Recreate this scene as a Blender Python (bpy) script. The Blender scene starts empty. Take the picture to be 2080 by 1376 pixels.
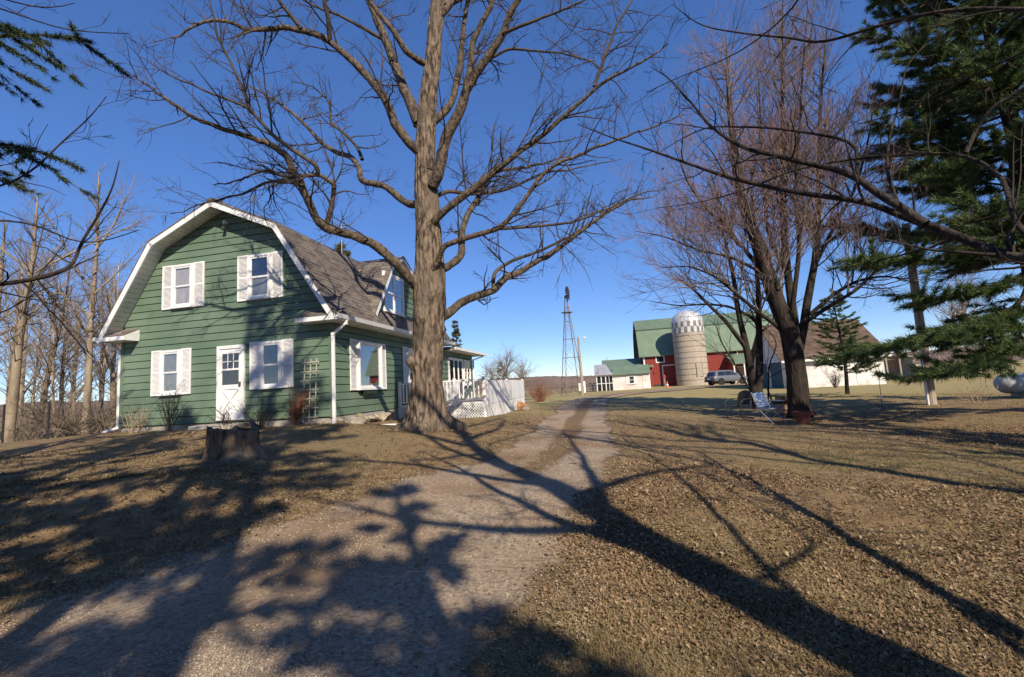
import bpy, bmesh, math, random
import numpy as np
from mathutils import Vector, Matrix
R = math.radians
sc = bpy.context.scene
col = sc.collection
# ------------------------------------------------------------------ camera, sky, sun
F, PIT, ROL, YAW, H = 908.0, R(6.13), R(3.45), R(11.35), 1.6
cr, sr, cp, sp = math.cos(ROL), math.sin(ROL), math.cos(PIT), math.sin(PIT)
cam_d = bpy.data.cameras.new('camera'); cam = bpy.data.objects.new('camera', cam_d); col.objects.link(cam)
cam_d.sensor_width = 36.0; cam_d.lens = F / 2080 * 36.0; cam_d.clip_start = 0.05; cam_d.clip_end = 5000
right = Vector((cr, sp * sr, -cp * sr)); up = Vector((sr, -sp * cr, cp * cr)); fwd = Vector((0, cp, sp))
m = Matrix.Identity(4)
for i in range(3):
    m[i][0], m[i][1], m[i][2] = right[i], up[i], -fwd[i]
m[2][3] = H
cam.matrix_world = m
sc.camera = cam
SUN_EL, SUN_AZ = R(36.0), R(22.0)      # azimuth: behind the camera, this far to its right
to_sun = Vector((math.sin(SUN_AZ) * math.cos(SUN_EL), -math.cos(SUN_AZ) * math.cos(SUN_EL), math.sin(SUN_EL)))
w = bpy.data.worlds.new('World'); sc.world = w; w.use_nodes = True
nt = w.node_tree; bg = nt.nodes['Background']
sky = nt.nodes.new('ShaderNodeTexSky'); sky.sky_type = 'NISHITA'; sky.sun_disc = False
sky.sun_elevation = SUN_EL; sky.sun_rotation = math.atan2(to_sun.x, to_sun.y)
sky.altitude = 2000; sky.air_density = 1.0; sky.dust_density = 0.0; sky.ozone_density = 6.0
gm = nt.nodes.new('ShaderNodeGamma'); gm.inputs[1].default_value = 0.70; hs = nt.nodes.new('ShaderNodeHueSaturation')
hs.inputs['Hue'].default_value = 0.515; hs.inputs['Saturation'].default_value = 1.3; hs.inputs['Value'].default_value = 1.36
nt.links.new(sky.outputs[0], gm.inputs[0]); nt.links.new(gm.outputs[0], hs.inputs['Color']); nt.links.new(hs.outputs[0], bg.inputs[0]); bg.inputs[1].default_value = 0.15
sun_d = bpy.data.lights.new('sun', 'SUN'); sun = bpy.data.objects.new('sun', sun_d); col.objects.link(sun)
sun_d.energy = 5.0; sun_d.angle = R(0.55); sun_d.color = (1.0, 0.89, 0.72)
sun.rotation_euler = to_sun.to_track_quat('Z', 'Y').to_euler()
sc.view_settings.view_transform = 'Standard'; sc.view_settings.look = 'None'
sc.view_settings.exposure = 0.36; sc.view_settings.gamma = 1.0; sc.view_settings.use_curve_mapping = False

rng = np.random.default_rng(7); random.seed(7)
# ------------------------------------------------------------------ helpers
def ray(px, py):
    du, dv = px - 1040, py - 688
    u = du * cr - dv * sr; v = du * sr + dv * cr
    return np.array([u, F * cp + v * sp, F * sp - v * cp])
def atd(px, py, D):
    r = ray(px, py); return r * D / r[1] + np.array([0, 0, H])
def onplane(px, py, p0, n):
    r = ray(px, py); o = np.array([0, 0, H]); t = np.dot(np.array(p0) - o, n) / np.dot(r, n); return o + r * t
dY = np.array([math.sin(YAW), math.cos(YAW), 0.0]); dX = np.array([math.cos(YAW), -math.sin(YAW), 0.0])

def nodes_of(mat): return mat.node_tree.nodes, mat.node_tree.links
def mat(name, c1, c2=None, scale=8.0, rough=0.8, bump=0.0, bscale=None, stretch=(1, 1, 1), metal=0.0, c3=None, detail=4.0, tint=None, spec=0.3, contrast=(0.35, 0.65), big=None, transl=0.0):
    """procedural material: noise between c1 and c2, a second larger noise to c3, optional bump; tint = per-vertex attribute mixed to that colour"""
    M = bpy.data.materials.new(name); M.use_nodes = True
    N, L = nodes_of(M); b = N['Principled BSDF']
    b.inputs['Roughness'].default_value = rough; b.inputs['Metallic'].default_value = metal
    b.inputs['Specular IOR Level'].default_value = spec
    tc = N.new('ShaderNodeTexCoord'); mp = N.new('ShaderNodeMapping'); mp.inputs['Scale'].default_value = stretch
    L.new(tc.outputs['Object'], mp.inputs[0])
    c2 = c2 or tuple(x * 0.75 for x in c1)
    n = N.new('ShaderNodeTexNoise'); n.inputs['Scale'].default_value = scale; n.inputs['Detail'].default_value = detail
    L.new(mp.outputs[0], n.inputs['Vector'])
    rp = N.new('ShaderNodeMapRange'); rp.inputs[1].default_value, rp.inputs[2].default_value = contrast
    L.new(n.outputs[0], rp.inputs[0])
    mx = N.new('ShaderNodeMix'); mx.data_type = 'RGBA'
    mx.inputs[6].default_value = (*c1, 1); mx.inputs[7].default_value = (*c2, 1); L.new(rp.outputs[0], mx.inputs[0])
    out = mx.outputs[2]
    if c3:
        n2 = N.new('ShaderNodeTexNoise'); n2.inputs['Scale'].default_value = big or scale * 0.13; n2.inputs['Detail'].default_value = 3
        L.new(tc.outputs['Object'], n2.inputs['Vector'])
        rp2 = N.new('ShaderNodeMapRange'); rp2.inputs[1].default_value, rp2.inputs[2].default_value = 0.45, 0.68
        L.new(n2.outputs[0], rp2.inputs[0])
        m2 = N.new('ShaderNodeMix'); m2.data_type = 'RGBA'; L.new(rp2.outputs[0], m2.inputs[0]); L.new(out, m2.inputs[6]); m2.inputs[7].default_value = (*c3, 1)
        out = m2.outputs[2]
    if tint:
        at = N.new('ShaderNodeAttribute'); at.attribute_name = 'tint'
        m3 = N.new('ShaderNodeMix'); m3.data_type = 'RGBA'; L.new(at.outputs['Fac'], m3.inputs[0]); L.new(out, m3.inputs[6]); m3.inputs[7].default_value = (*tint, 1)
        out = m3.outputs[2]
    L.new(out, b.inputs['Base Color'])
    if bump:
        nb = N.new('ShaderNodeTexNoise'); nb.inputs['Scale'].default_value = bscale or scale * 2; nb.inputs['Detail'].default_value = 5
        L.new(mp.outputs[0], nb.inputs['Vector'])
        bp = N.new('ShaderNodeBump'); bp.inputs['Strength'].default_value = min(bump, 1.0); bp.inputs['Distance'].default_value = 0.02 * max(bump, 1.0)
        L.new(nb.outputs[0], bp.inputs['Height']); L.new(bp.outputs[0], b.inputs['Normal'])
    if transl:
        tr = N.new('ShaderNodeBsdfTranslucent'); ms = N.new('ShaderNodeMixShader'); ms.inputs[0].default_value = transl
        L.new(out, tr.inputs[0]); o = N['Material Output']; L.new(b.outputs[0], ms.inputs[1]); L.new(tr.outputs[0], ms.inputs[2]); L.new(ms.outputs[0], o.inputs[0])
    return M
def glass(name, tintc=(0.02, 0.025, 0.03), clear=0.0):
    M = bpy.data.materials.new(name); M.use_nodes = True; N, L = nodes_of(M); b = N['Principled BSDF']
    b.inputs['Base Color'].default_value = (*tintc, 1); b.inputs['Roughness'].default_value = 0.03; b.inputs['Specular IOR Level'].default_value = 0.8
    if clear:
        t = N.new('ShaderNodeBsdfTransparent'); g = N.new('ShaderNodeBsdfGlossy'); g.inputs['Roughness'].default_value = 0.02
        lw = N.new('ShaderNodeLayerWeight'); lw.inputs[0].default_value = 0.5
        pw = N.new('ShaderNodeMath'); pw.operation = 'POWER'; pw.inputs[1].default_value = 2.5; L.new(lw.outputs['Facing'], pw.inputs[0])
        ad = N.new('ShaderNodeMath'); ad.operation = 'ADD'; ad.inputs[1].default_value = 0.09; ad.use_clamp = True; L.new(pw.outputs[0], ad.inputs[0])
        ms = N.new('ShaderNodeMixShader'); L.new(ad.outputs[0], ms.inputs[0]); L.new(t.outputs[0], ms.inputs[1]); L.new(g.outputs[0], ms.inputs[2])
        L.new(ms.outputs[0], N['Material Output'].inputs[0])
    return M

class MB:
    """collects verts and faces, builds ONE mesh object"""
    def __init__(s, f=None): s.v = []; s.f = []; s.mi = []; s.cur = 0; s.map = f
    def add(s, vs, fs):
        o = len(s.v); s.v += [tuple(s.map(*p)) if s.map else tuple(p) for p in vs]
        s.f += [tuple(o + i for i in q) for q in fs]; s.mi += [s.cur] * len(fs); return s
    def box(s, x0, x1, y0, y1, z0, z1):
        return s.add([(x0,y0,z0),(x1,y0,z0),(x1,y1,z0),(x0,y1,z0),(x0,y0,z1),(x1,y0,z1),(x1,y1,z1),(x0,y1,z1)],
                     [(0,3,2,1),(4,5,6,7),(0,1,5,4),(1,2,6,5),(2,3,7,6),(3,0,4,7)])
    def prism(s, poly, a0, a1, axis='y'):
        n = len(poly)
        def P(p, a): return (p[0], a, p[1]) if axis == 'y' else ((a, p[0], p[1]) if axis == 'x' else (p[0], p[1], a))
        return s.add([P(p, a0) for p in poly] + [P(p, a1) for p in poly],
                     [tuple(range(n)), tuple(range(2*n-1, n-1, -1))] + [(i, (i+1) % n, n + (i+1) % n, n + i) for i in range(n)])
    def beam(s, a, b, wd, ht=None):
        a, b = Vector(a), Vector(b); d = (b - a).normalized(); ht = ht or wd
        ref = Vector((0, 0, 1)) if abs(d.z) < 0.9 else Vector((0, 1, 0))
        x = d.cross(ref).normalized() * wd / 2; y = x.cross(d).normalized() * ht / 2
        vs = [p + q for p in (a, b) for q in (-x - y, x - y, x + y, -x + y)]
        return s.add([tuple(v) for v in vs], [(0,1,2,3),(7,6,5,4),(0,4,5,1),(1,5,6,2),(2,6,7,3),(3,7,4,0)])
    def tube(s, pts, rad, n=6, cap=True):
        v, f = tube_arrays(np.array(pts, float), np.array(rad if hasattr(rad, '__len__') else [rad] * len(pts), float), n)
        s.add([tuple(p) for p in v], [tuple(q) for q in f])
        if cap:
            k = len(pts); o = len(s.v) - k * n
            s.f += [tuple(o + i for i in range(n))[::-1], tuple(o + (k-1)*n + i for i in range(n))]; s.mi += [s.cur] * 2
        return s
    def lathe(s, prof, n=16, c=(0, 0)):
        vs = [(c[0] + r * math.cos(2*math.pi*i/n), c[1] + r * math.sin(2*math.pi*i/n), z) for r, z in prof for i in range(n)]
        fs = [(j*n+i, j*n+(i+1) % n, (j+1)*n+(i+1) % n, (j+1)*n+i) for j in range(len(prof)-1) for i in range(n)]
        fs += [tuple(range(n))[::-1], tuple((len(prof)-1)*n + i for i in range(n))]
        return s.add(vs, fs)
    def build(s, name, mats, parent=None, smooth=False, fix=True, bevel=0.0):
        me = bpy.data.meshes.new(name); me.from_pydata(s.v, [], s.f)
        if not isinstance(mats, (list, tuple)): mats = [mats]
        for q in mats: me.materials.append(q)
        if len(mats) > 1: me.polygons.foreach_set('material_index', s.mi)
        if fix:
            b = bmesh.new(); b.from_mesh(me); bmesh.ops.recalc_face_normals(b, faces=b.faces)
            if bevel: bmesh.ops.bevel(b, geom=[e for e in b.edges], offset=bevel, segments=1, affect='EDGES', clamp_overlap=True)
            b.to_mesh(me); b.free()
        if smooth: me.polygons.foreach_set('use_smooth', [True] * len(me.polygons))
        me.update()
        o = bpy.data.objects.new(name, me); col.objects.link(o); o.parent = parent
        return o
def tube_arrays(P, rad, n):
    k = len(P); T = np.gradient(P, axis=0); T /= np.linalg.norm(T, axis=1)[:, None] + 1e-9
    a = np.array([0.0, 0, 1]) if abs(T[0][2]) < 0.9 else np.array([1.0, 0, 0])
    ang = np.arange(n) * 2 * math.pi / n; c, s_ = np.cos(ang), np.sin(ang); V = np.empty((k, n, 3))
    x = np.cross(T[0], a); x /= np.linalg.norm(x)
    for i in range(k):
        x = x - T[i] * np.dot(x, T[i]); x /= np.linalg.norm(x) + 1e-9
        y = np.cross(T[i], x); V[i] = P[i] + rad[i] * (c[:, None] * x + s_[:, None] * y)
    i = np.arange(n); q = np.stack([i, (i+1) % n, (i+1) % n + n, i + n], 1)
    Fq = (q[None] + (np.arange(k-1) * n)[:, None, None]).reshape(-1, 4)
    return V.reshape(-1, 3), Fq
def raw_mesh(name, V, Fc, mt, parent=None, smooth=True, tint=None):
    """fast mesh from arrays; Fc (m,3) or (m,4)"""
    V = np.asarray(V, np.float32); Fc = np.asarray(Fc, np.int32); me = bpy.data.meshes.new(name); k = Fc.shape[1]
    me.vertices.add(len(V)); me.vertices.foreach_set('co', V.ravel())
    me.loops.add(Fc.size); me.loops.foreach_set('vertex_index', Fc.ravel())
    me.polygons.add(len(Fc)); me.polygons.foreach_set('loop_start', np.arange(0, Fc.size, k, dtype=np.int32))
    if smooth: me.polygons.foreach_set('use_smooth', np.ones(len(Fc), bool))
    if tint is not None:
        at = me.attributes.new('tint', 'FLOAT', 'POINT'); at.data.foreach_set('value', np.asarray(tint, np.float32))
    me.update(calc_edges=True); me.materials.append(mt)
    o = bpy.data.objects.new(name, me); col.objects.link(o); o.parent = parent
    return o
def tag(o, label=None, cat=None, group=None, kind=None):
    if label: o['label'] = label
    if cat: o['category'] = cat
    if group: o['group'] = group
    if kind: o['kind'] = kind
    return o
def empty(name, loc=(0, 0, 0), rz=0.0):
    o = bpy.data.objects.new(name, None); col.objects.link(o); o.location = loc; o.rotation_euler = (0, 0, rz); o.empty_display_size = 0.2; return o
def thing(name, label, cat, loc=(0, 0, 0), rz=0.0, group=None): return tag(empty(name, loc, rz), label, cat, group)
def copy_tree(o, parent=None):
    c = o.copy(); col.objects.link(c); c.parent = parent
    for ch in list(o.children): copy_tree(ch, c)
    return c

# ------------------------------------------------------------------ ground height
CP = np.array([(0,0,0),(0,3,0),(4,3,0),(-4,3,.12),(9,4,0),(-9,3,.3),(0,-8,-.1),(8,-6,-.05),(-8,-6,0),(-16,0,.4),(16,2,.0),
 (-5,8,.66),(-9,8.5,.72),(-14,9,.75),(-2.2,11,.71),(-4.9,11.6,.96),(-8.5,12.6,1.0),(-12,13.2,.97),(-15,13.5,.86),(-19,14,.6),(-24,18,-.3),(-20,24,-.6),(-32,30,-2),
 (-8,18,1.05),(-6,22,1.0),(-2.6,14.4,.72),(-1,15.2,.63),(-0.8,13,.62),(.4,22,.56),(-5,28,.7),(0,7,.30),(-2.5,7.5,.46),(1,11,.36),(3,9,.22),(2,16,.42),(3.5,25,.45),(6,40,.4),(9,14,.16),(8.7,13,.16),
 (13,15,.13),(19,17,.1),(5,6,.06),(12,8,.02),(14,22,.2),(24,33,.15),(30,36,.08),(20,50,.4),(26,62,.25),(20,68,.32),(10,55,.2),(12,62,.25),(40,50,.1),(45,30,0),(-10,50,-1.5),(0,60,-.8),(-30,60,-4),(60,90,0),(20,110,-.5),(0,110,-2.5),
 (-60,30,-4),(80,20,0),(60,-20,0),(-40,-20,.3),(-80,100,-6),(0,200,-3),(120,150,-.5),(0,400,-3)], float)
def height(x, y):
    x = np.asarray(x, float); y = np.asarray(y, float); num = np.zeros_like(x); den = np.zeros_like(x)
    for a, b, c in CP:
        d2 = (x - a) ** 2 + (y - b) ** 2; s = 1.2 + 0.0035 * (a*a + b*b)
        wgt = 1.0 / (d2 + s) ** 1.7 * s ** 0.6; num += wgt * c; den += wgt
    return num / den
def hz(x, y): return float(height(np.array([x]), np.array([y]))[0])
def axis(lo, hi, c0, c1, fine, grow=1.12):
    mid = list(np.arange(c0, c1 + 1e-6, fine)); s = fine; a = mid[-1]; b = mid[0]; R_, L_ = [], []
    while a < hi: s *= grow; a += s; R_.append(a)
    s = fine
    while b > lo: s *= grow; b -= s; L_.append(b)
    return np.array(L_[::-1] + mid + R_)
def vnoise(x, y, seed=0):
    r = np.random.default_rng(seed); t = r.random((64, 64)); xi = np.floor(x).astype(int); yi = np.floor(y).astype(int); fx = x - xi; fy = y - yi
    fx = fx*fx*(3-2*fx); fy = fy*fy*(3-2*fy); g = lambda a, b: t[a % 64, b % 64]
    return (g(xi,yi)*(1-fx)+g(xi+1,yi)*fx)*(1-fy)+(g(xi,yi+1)*(1-fx)+g(xi+1,yi+1)*fx)*fy
def ground_z(x, y):
    x = np.asarray(x, float); y = np.asarray(y, float)
    near = np.clip(1.2 - np.hypot(x, y - 6) / 40, 0, 1)
    return height(x, y) + near * (0.05 * (vnoise(x*.9, y*.9, 1) - .5) + 0.025 * (vnoise(x*3.1, y*3.1, 2) - .5))

# ------------------------------------------------------------------ materials
GRASS = mat('lawn', (0.29,0.195,0.105), (0.155,0.10,0.058), 5.0, 0.95, 0.8, 60, c3=(0.20,0.15,0.08), big=0.3, spec=0.1, detail=8)
def lawn_extra():
    N, L = nodes_of(GRASS); b = N['Principled BSDF']; src = b.inputs['Base Color'].links[0].from_socket
    g = N.new('ShaderNodeNewGeometry'); sx = N.new('ShaderNodeSeparateXYZ'); L.new(g.outputs['Position'], sx.inputs[0])
    # farther lawn beyond the drive is kept grass (yellow-green), the yard near the trees is leaf mould
    mr = N.new('ShaderNodeMapRange'); mr.inputs[1].default_value, mr.inputs[2].default_value = 13, 24; L.new(sx.outputs[1], mr.inputs[0])
    mx = N.new('ShaderNodeMix'); mx.data_type = 'RGBA'; mu = N.new('ShaderNodeMath'); mu.operation = 'MULTIPLY'; mu.inputs[1].default_value = 0.75
    L.new(mr.outputs[0], mu.inputs[0]); L.new(mu.outputs[0], mx.inputs[0]); L.new(src, mx.inputs[6])
    n = N.new('ShaderNodeTexNoise'); n.inputs['Scale'].default_value = 0.35; n.inputs['Detail'].default_value = 7
    m2 = N.new('ShaderNodeMix'); m2.data_type = 'RGBA'; L.new(n.outputs[0], m2.inputs[0]); m2.inputs[6].default_value = (0.31,0.275,0.105,1); m2.inputs[7].default_value = (0.40,0.31,0.15,1)
    L.new(g.outputs['Position'], n.inputs['Vector']); L.new(m2.outputs[2], mx.inputs[7]); L.new(mx.outputs[2], b.inputs['Base Color'])
lawn_extra()
GRAVEL = mat('gravel', (0.46,0.365,0.265), (0.24,0.172,0.118), 26.0, 0.95, 0.9, 90, c3=(0.235,0.155,0.092), big=0.6, spec=0.15, detail=8)
LEAF = mat('dead_leaves', (0.29,0.17,0.095), (0.12,0.066,0.037), 2.0, 0.85, tint=(0.40,0.30,0.19), spec=0.2, transl=0.15)
STRAW = mat('dry_grass', (0.34,0.26,0.13), (0.22,0.16,0.08), 2.0, 0.9, tint=(0.17,0.19,0.06), spec=0.1, transl=0.2)
PEB = mat('pebbles', (0.37,0.295,0.22), (0.23,0.175,0.125), 3.0, 0.9, tint=(0.50,0.42,0.33))
BARK = mat('bark', (0.235,0.175,0.125), (0.052,0.039,0.031), 13.0, 0.95, 4.0, 18, (1, 1, 0.28), spec=0.1, detail=9, c3=(0.17,0.13,0.095), big=1.5, contrast=(0.42, 0.60))
BARK_D = mat('dark_bark', (0.062,0.049,0.040), (0.026,0.021,0.018), 9.0, 0.95, 2.5, 16, (1, 1, 0.2), spec=0.1)
BARK_L = mat('pale_bark', (0.34,0.27,0.19), (0.20,0.155,0.11), 6.0, 0.95, 0.8, 14, (1, 1, 0.25), spec=0.1)
BARK_M = mat('limb_bark', (0.165,0.125,0.09), (0.055,0.042,0.033), 12.0, 0.95, 3.0, 18, (1, 1, 0.5), spec=0.1, detail=8)
TWIG = mat('twig_bark', (0.105,0.082,0.064), (0.06,0.047,0.037), 3.0, 0.9, spec=0.15)
TWIG_D = mat('dark_twig_bark', (0.06,0.048,0.04), (0.035,0.028,0.024), 3.0, 0.9, spec=0.15)
TWIG_R = mat('maple_twig_bark', (0.22,0.185,0.165), (0.13,0.105,0.095), 3.0, 0.85, tint=(0.30,0.16,0.14), spec=0.2)
TWIG_L = mat('pale_twig_bark', (0.27,0.215,0.16), (0.17,0.13,0.10), 3.0, 0.9, spec=0.15)
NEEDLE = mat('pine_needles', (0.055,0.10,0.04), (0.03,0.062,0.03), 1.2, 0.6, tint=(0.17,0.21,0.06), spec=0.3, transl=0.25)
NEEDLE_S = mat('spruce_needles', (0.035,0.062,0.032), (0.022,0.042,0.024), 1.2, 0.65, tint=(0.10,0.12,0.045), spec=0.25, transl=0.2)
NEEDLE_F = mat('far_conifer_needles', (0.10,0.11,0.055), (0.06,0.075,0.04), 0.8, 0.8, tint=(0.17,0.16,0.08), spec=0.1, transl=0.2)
SIDING = mat('green_siding_paint', (0.128,0.188,0.128), (0.095,0.146,0.098), 1.1, 0.65, 0.15, 40, (0.35, 0.35, 1), spec=0.3, detail=8, c3=(0.155,0.215,0.15), big=.8)
WALLDK = mat('siding_shadow_backing', (0.025,0.04,0.028), None, 4, 0.9)  # dark green behind the gaps paints the shadow line under each board
WHITE = mat('white_trim_paint', (0.80,0.79,0.77), (0.70,0.69,0.67), 3.0, 0.5, 0.05, 30, spec=0.35)
SHUT = mat('shutter_paint', (0.80,0.78,0.76), (0.73,0.71,0.69), 6.0, 0.6, 0.08, 40, spec=0.3)
SOFF = mat('soffit_paint', (0.70,0.70,0.64), (0.58,0.58,0.53), 3.0, 0.6, spec=0.3)
PANE = glass('window_glass', clear=1.0)
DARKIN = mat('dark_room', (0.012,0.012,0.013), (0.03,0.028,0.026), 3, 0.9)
CURT = mat('curtain_cloth', (0.50,0.46,0.40), (0.38,0.35,0.30), 5.0, 0.9, 0.3, 20, (6, 6, 0.4))
CURT_G = mat('blind_cloth', (0.23,0.22,0.19), (0.17,0.16,0.14), 5.0, 0.9)
STONE = mat('foundation_stone', (0.42,0.36,0.28), (0.26,0.21,0.16), 5.0, 0.9, 0.8, 14)
CONC = mat('concrete', (0.40,0.36,0.31), (0.30,0.27,0.23), 5.0, 0.9, 0.4, 40)
def shingles(name, a, b_, row, wd):
    M = mat(name, a, b_, 30, 0.95, 0.5, 90, spec=0.15); N, L = nodes_of(M); bs = N['Principled BSDF']; src = bs.inputs['Base Color'].links[0].from_socket
    tc = N.new('ShaderNodeTexCoord'); s = N.new('ShaderNodeSeparateXYZ'); c = N.new('ShaderNodeCombineXYZ'); L.new(tc.outputs['Object'], s.inputs[0])
    ad = N.new('ShaderNodeMath'); ad.operation = 'ADD'; L.new(s.outputs[0], ad.inputs[0]); L.new(s.outputs[1], ad.inputs[1])
    L.new(ad.outputs[0], c.inputs[0]); L.new(s.outputs[2], c.inputs[1])
    br = N.new('ShaderNodeTexBrick'); br.inputs['Scale'].default_value = 1; br.inputs['Brick Width'].default_value = wd; br.inputs['Row Height'].default_value = row; br.inputs['Mortar Size'].default_value = 0.006
    br.inputs['Color1'].default_value = (0.62,0.62,0.62,1); br.inputs['Color2'].default_value = (1.25,1.2,1.15,1); br.inputs['Mortar'].default_value = (0.35,0.35,0.35,1); L.new(c.outputs[0], br.inputs[0])
    mx = N.new('ShaderNodeMix'); mx.data_type = 'RGBA'; mx.blend_type = 'MULTIPLY'; mx.inputs[0].default_value = 1; L.new(src, mx.inputs[6]); L.new(br.outputs[0], mx.inputs[7]); L.new(mx.outputs[2], bs.inputs['Base Color'])
    return M
SHING = shingles('roof_shingles', (0.225,0.195,0.172), (0.145,0.125,0.11), 0.125, 0.3)
SHING_B = shingles('brown_roof_shingles', (0.17,0.115,0.09), (0.11,0.075,0.06), 0.16, 0.35)
REDW = mat('barn_red_boards', (0.27,0.045,0.035), (0.20,0.035,0.03), 3.0, 0.8, 0.3, 10, (5, 5, 0.3))
GREENM = mat('green_metal_roof', (0.16,0.215,0.14), (0.125,0.18,0.115), 1.0, 0.45, spec=0.4)
GREYM = mat('galvanised_sheet', (0.42,0.43,0.45), (0.33,0.34,0.36), 2.0, 0.5, metal=0.3)
SILO = mat('silo_concrete', (0.46,0.38,0.29), (0.36,0.29,0.22), 3.0, 0.9, 0.3, 12, (3, 3, 0.5), c3=(0.38,0.33,0.27), big=0.5)
STEEL = mat('weathered_steel', (0.20,0.18,0.17), (0.12,0.10,0.09), 3.0, 0.6, metal=0.4)
IRON = mat('black_iron', (0.022,0.022,0.024), (0.035,0.03,0.03), 6, 0.6)
OLDW = mat('weathered_white_paint', (0.72,0.69,0.65), (0.50,0.42,0.35), 2.2, 0.8, 0.3, 14, c3=(0.60,0.50,0.43), big=0.35, contrast=(0.5, 0.75))
WOODP = mat('pole_wood', (0.40,0.34,0.27), (0.27,0.22,0.17), 3.0, 0.9, 0.4, 10, (4, 4, 0.2))
STUMPW = mat('rotten_wood', (0.22,0.145,0.09), (0.04,0.027,0.02), 9.0, 0.95, 4.0, 14, (1, 1, 0.3), c3=(0.27,0.20,0.14), big=2.2, contrast=(.42, .6))
STUMPB = mat('stump_bark', (0.36,0.28,0.20), (0.24,0.18,0.125), 9.0, 0.95, 1.0, 14)

# ------------------------------------------------------------------ ground, drive, hills
xs = axis(-1800, 1800, -14, 16, 0.22, 1.10); ys = axis(-300, 2200, -1, 19, 0.22, 1.09)
X, Y = np.meshgrid(xs, ys); Z = ground_z(X, Y)
nx, ny = len(xs), len(ys); i = np.arange(nx - 1); j = np.arange(ny - 1)
q = (j[:, None] * nx + i[None]).ravel(); Fg = np.stack([q, q + 1, q + nx + 1, q + nx], 1)
ground = raw_mesh('ground', np.stack([X.ravel(), Y.ravel(), Z.ravel()], 1), Fg, GRASS); tag(ground, kind='structure')

# drive: centre line and half widths (metres)
DR = np.array([(-5.8,-1.2,2.4),(-3.3,1.1,2.5),(-1.7,3.4,2.1),(-.45,5.8,1.65),(.6,8.2,1.4),(1.25,11,1.25),(1.9,14.5,1.25),(2.7,18.5,1.3),(3.7,24,1.4),(5.4,31,1.6),(8.4,38,2.2),(13,43.5,2.6),(20,46.5,2.6),(30,46,2.6),(42,44,2.6)], float)
def spline(P, n):
    P = np.asarray(P, float); t = np.linspace(0, len(P) - 1.001, n); k = t.astype(int); f = (t - k)[:, None]
    g = lambda i: P[np.clip(i, 0, len(P) - 1)]
    a, b, c, d = g(k-1), g(k), g(k+1), g(k+2)
    return 0.5 * ((2*b) + (c-a)*f + (2*a-5*b+4*c-d)*f**2 + (3*b-a-3*c+d)*f**3)
S = spline(DR, 420); T = np.gradient(S[:, :2], axis=0); T /= np.linalg.norm(T, axis=1)[:, None]; Nn = np.stack([T[:, 1], -T[:, 0]], 1)
cols = np.linspace(-1, 1, 25); V = []; tint = []
for k in range(len(S)):
    wob_l = 0.28 * (vnoise(np.array([k*.11]), np.array([1.0]), 5)[0] - .5) + .14 * (vnoise(np.array([k*.5]), np.array([3.0]), 5)[0] - .5); wob_r = 0.28 * (vnoise(np.array([k*.11]), np.array([9.0]), 6)[0] - .5) + .14 * (vnoise(np.array([k*.5]), np.array([7.0]), 6)[0] - .5)
    for c in cols:
        hw = S[k, 2] * (1 + (wob_r if c > 0 else wob_l)); p = S[k, :2] + Nn[k] * hw * c
        V.append((p[0], p[1], 0)); tint.append(max(0.0, (abs(c) - .62) / .38) + (min(1, max(0, (S[k, 1] - 4.5) / 4)) * min(1, 1.5 * max(0, 1 - abs(c) / .30))))
V = np.array(V); V[:, 2] = ground_z(V[:, 0], V[:, 1]) + 0.004 + np.interp(np.hypot(V[:, 0], V[:, 1]), [8, 20, 45], [0, .02, .06])
nc = len(cols); q = (np.arange(len(S)-1)[:, None] * nc + np.arange(nc-1)[None]).ravel()
N, L = nodes_of(GRAVEL); b = N['Principled BSDF']; src = b.inputs['Base Color'].links[0].from_socket
at = N.new('ShaderNodeAttribute'); at.attribute_name = 'tint'; n = N.new('ShaderNodeTexNoise'); n.inputs['Scale'].default_value = 4; n.inputs['Detail'].default_value = 6
tcd = N.new('ShaderNodeTexCoord'); L.new(tcd.outputs['Object'], n.inputs['Vector'])
ad = N.new('ShaderNodeMath'); ad.operation = 'ADD'; L.new(at.outputs['Fac'], ad.inputs[0]); L.new(n.outputs[0], ad.inputs[1])
mr = N.new('ShaderNodeMapRange'); mr.inputs[1].default_value, mr.inputs[2].default_value = 0.75, 1.25; L.new(ad.outputs[0], mr.inputs[0])
mx = N.new('ShaderNodeMix'); mx.data_type = 'RGBA'; L.new(mr.outputs[0], mx.inputs[0]); L.new(src, mx.inputs[6]); mx.inputs[7].default_value = (0.19,0.125,0.07,1); L.new(mx.outputs[2], b.inputs['Base Color'])
ed = N.new('ShaderNodeAttribute'); ed.attribute_name = 'edge'; n3 = N.new('ShaderNodeTexNoise'); n3.inputs['Scale'].default_value = 2.6; n3.inputs['Detail'].default_value = 8; n3.inputs['Roughness'].default_value = .7; L.new(tcd.outputs['Object'], n3.inputs['Vector'])
a3 = N.new('ShaderNodeMath'); a3.operation = 'ADD'; L.new(ed.outputs['Fac'], a3.inputs[0]); L.new(n3.outputs[0], a3.inputs[1]); r3 = N.new('ShaderNodeMapRange'); r3.inputs[1].default_value, r3.inputs[2].default_value = .92, 1.12; L.new(a3.outputs[0], r3.inputs[0])
tb = N.new('ShaderNodeBsdfTransparent'); m3 = N.new('ShaderNodeMixShader'); L.new(r3.outputs[0], m3.inputs[0]); L.new(b.outputs[0], m3.inputs[1]); L.new(tb.outputs[0], m3.inputs[2]); L.new(m3.outputs[0], N['Material Output'].inputs[0])
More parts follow.
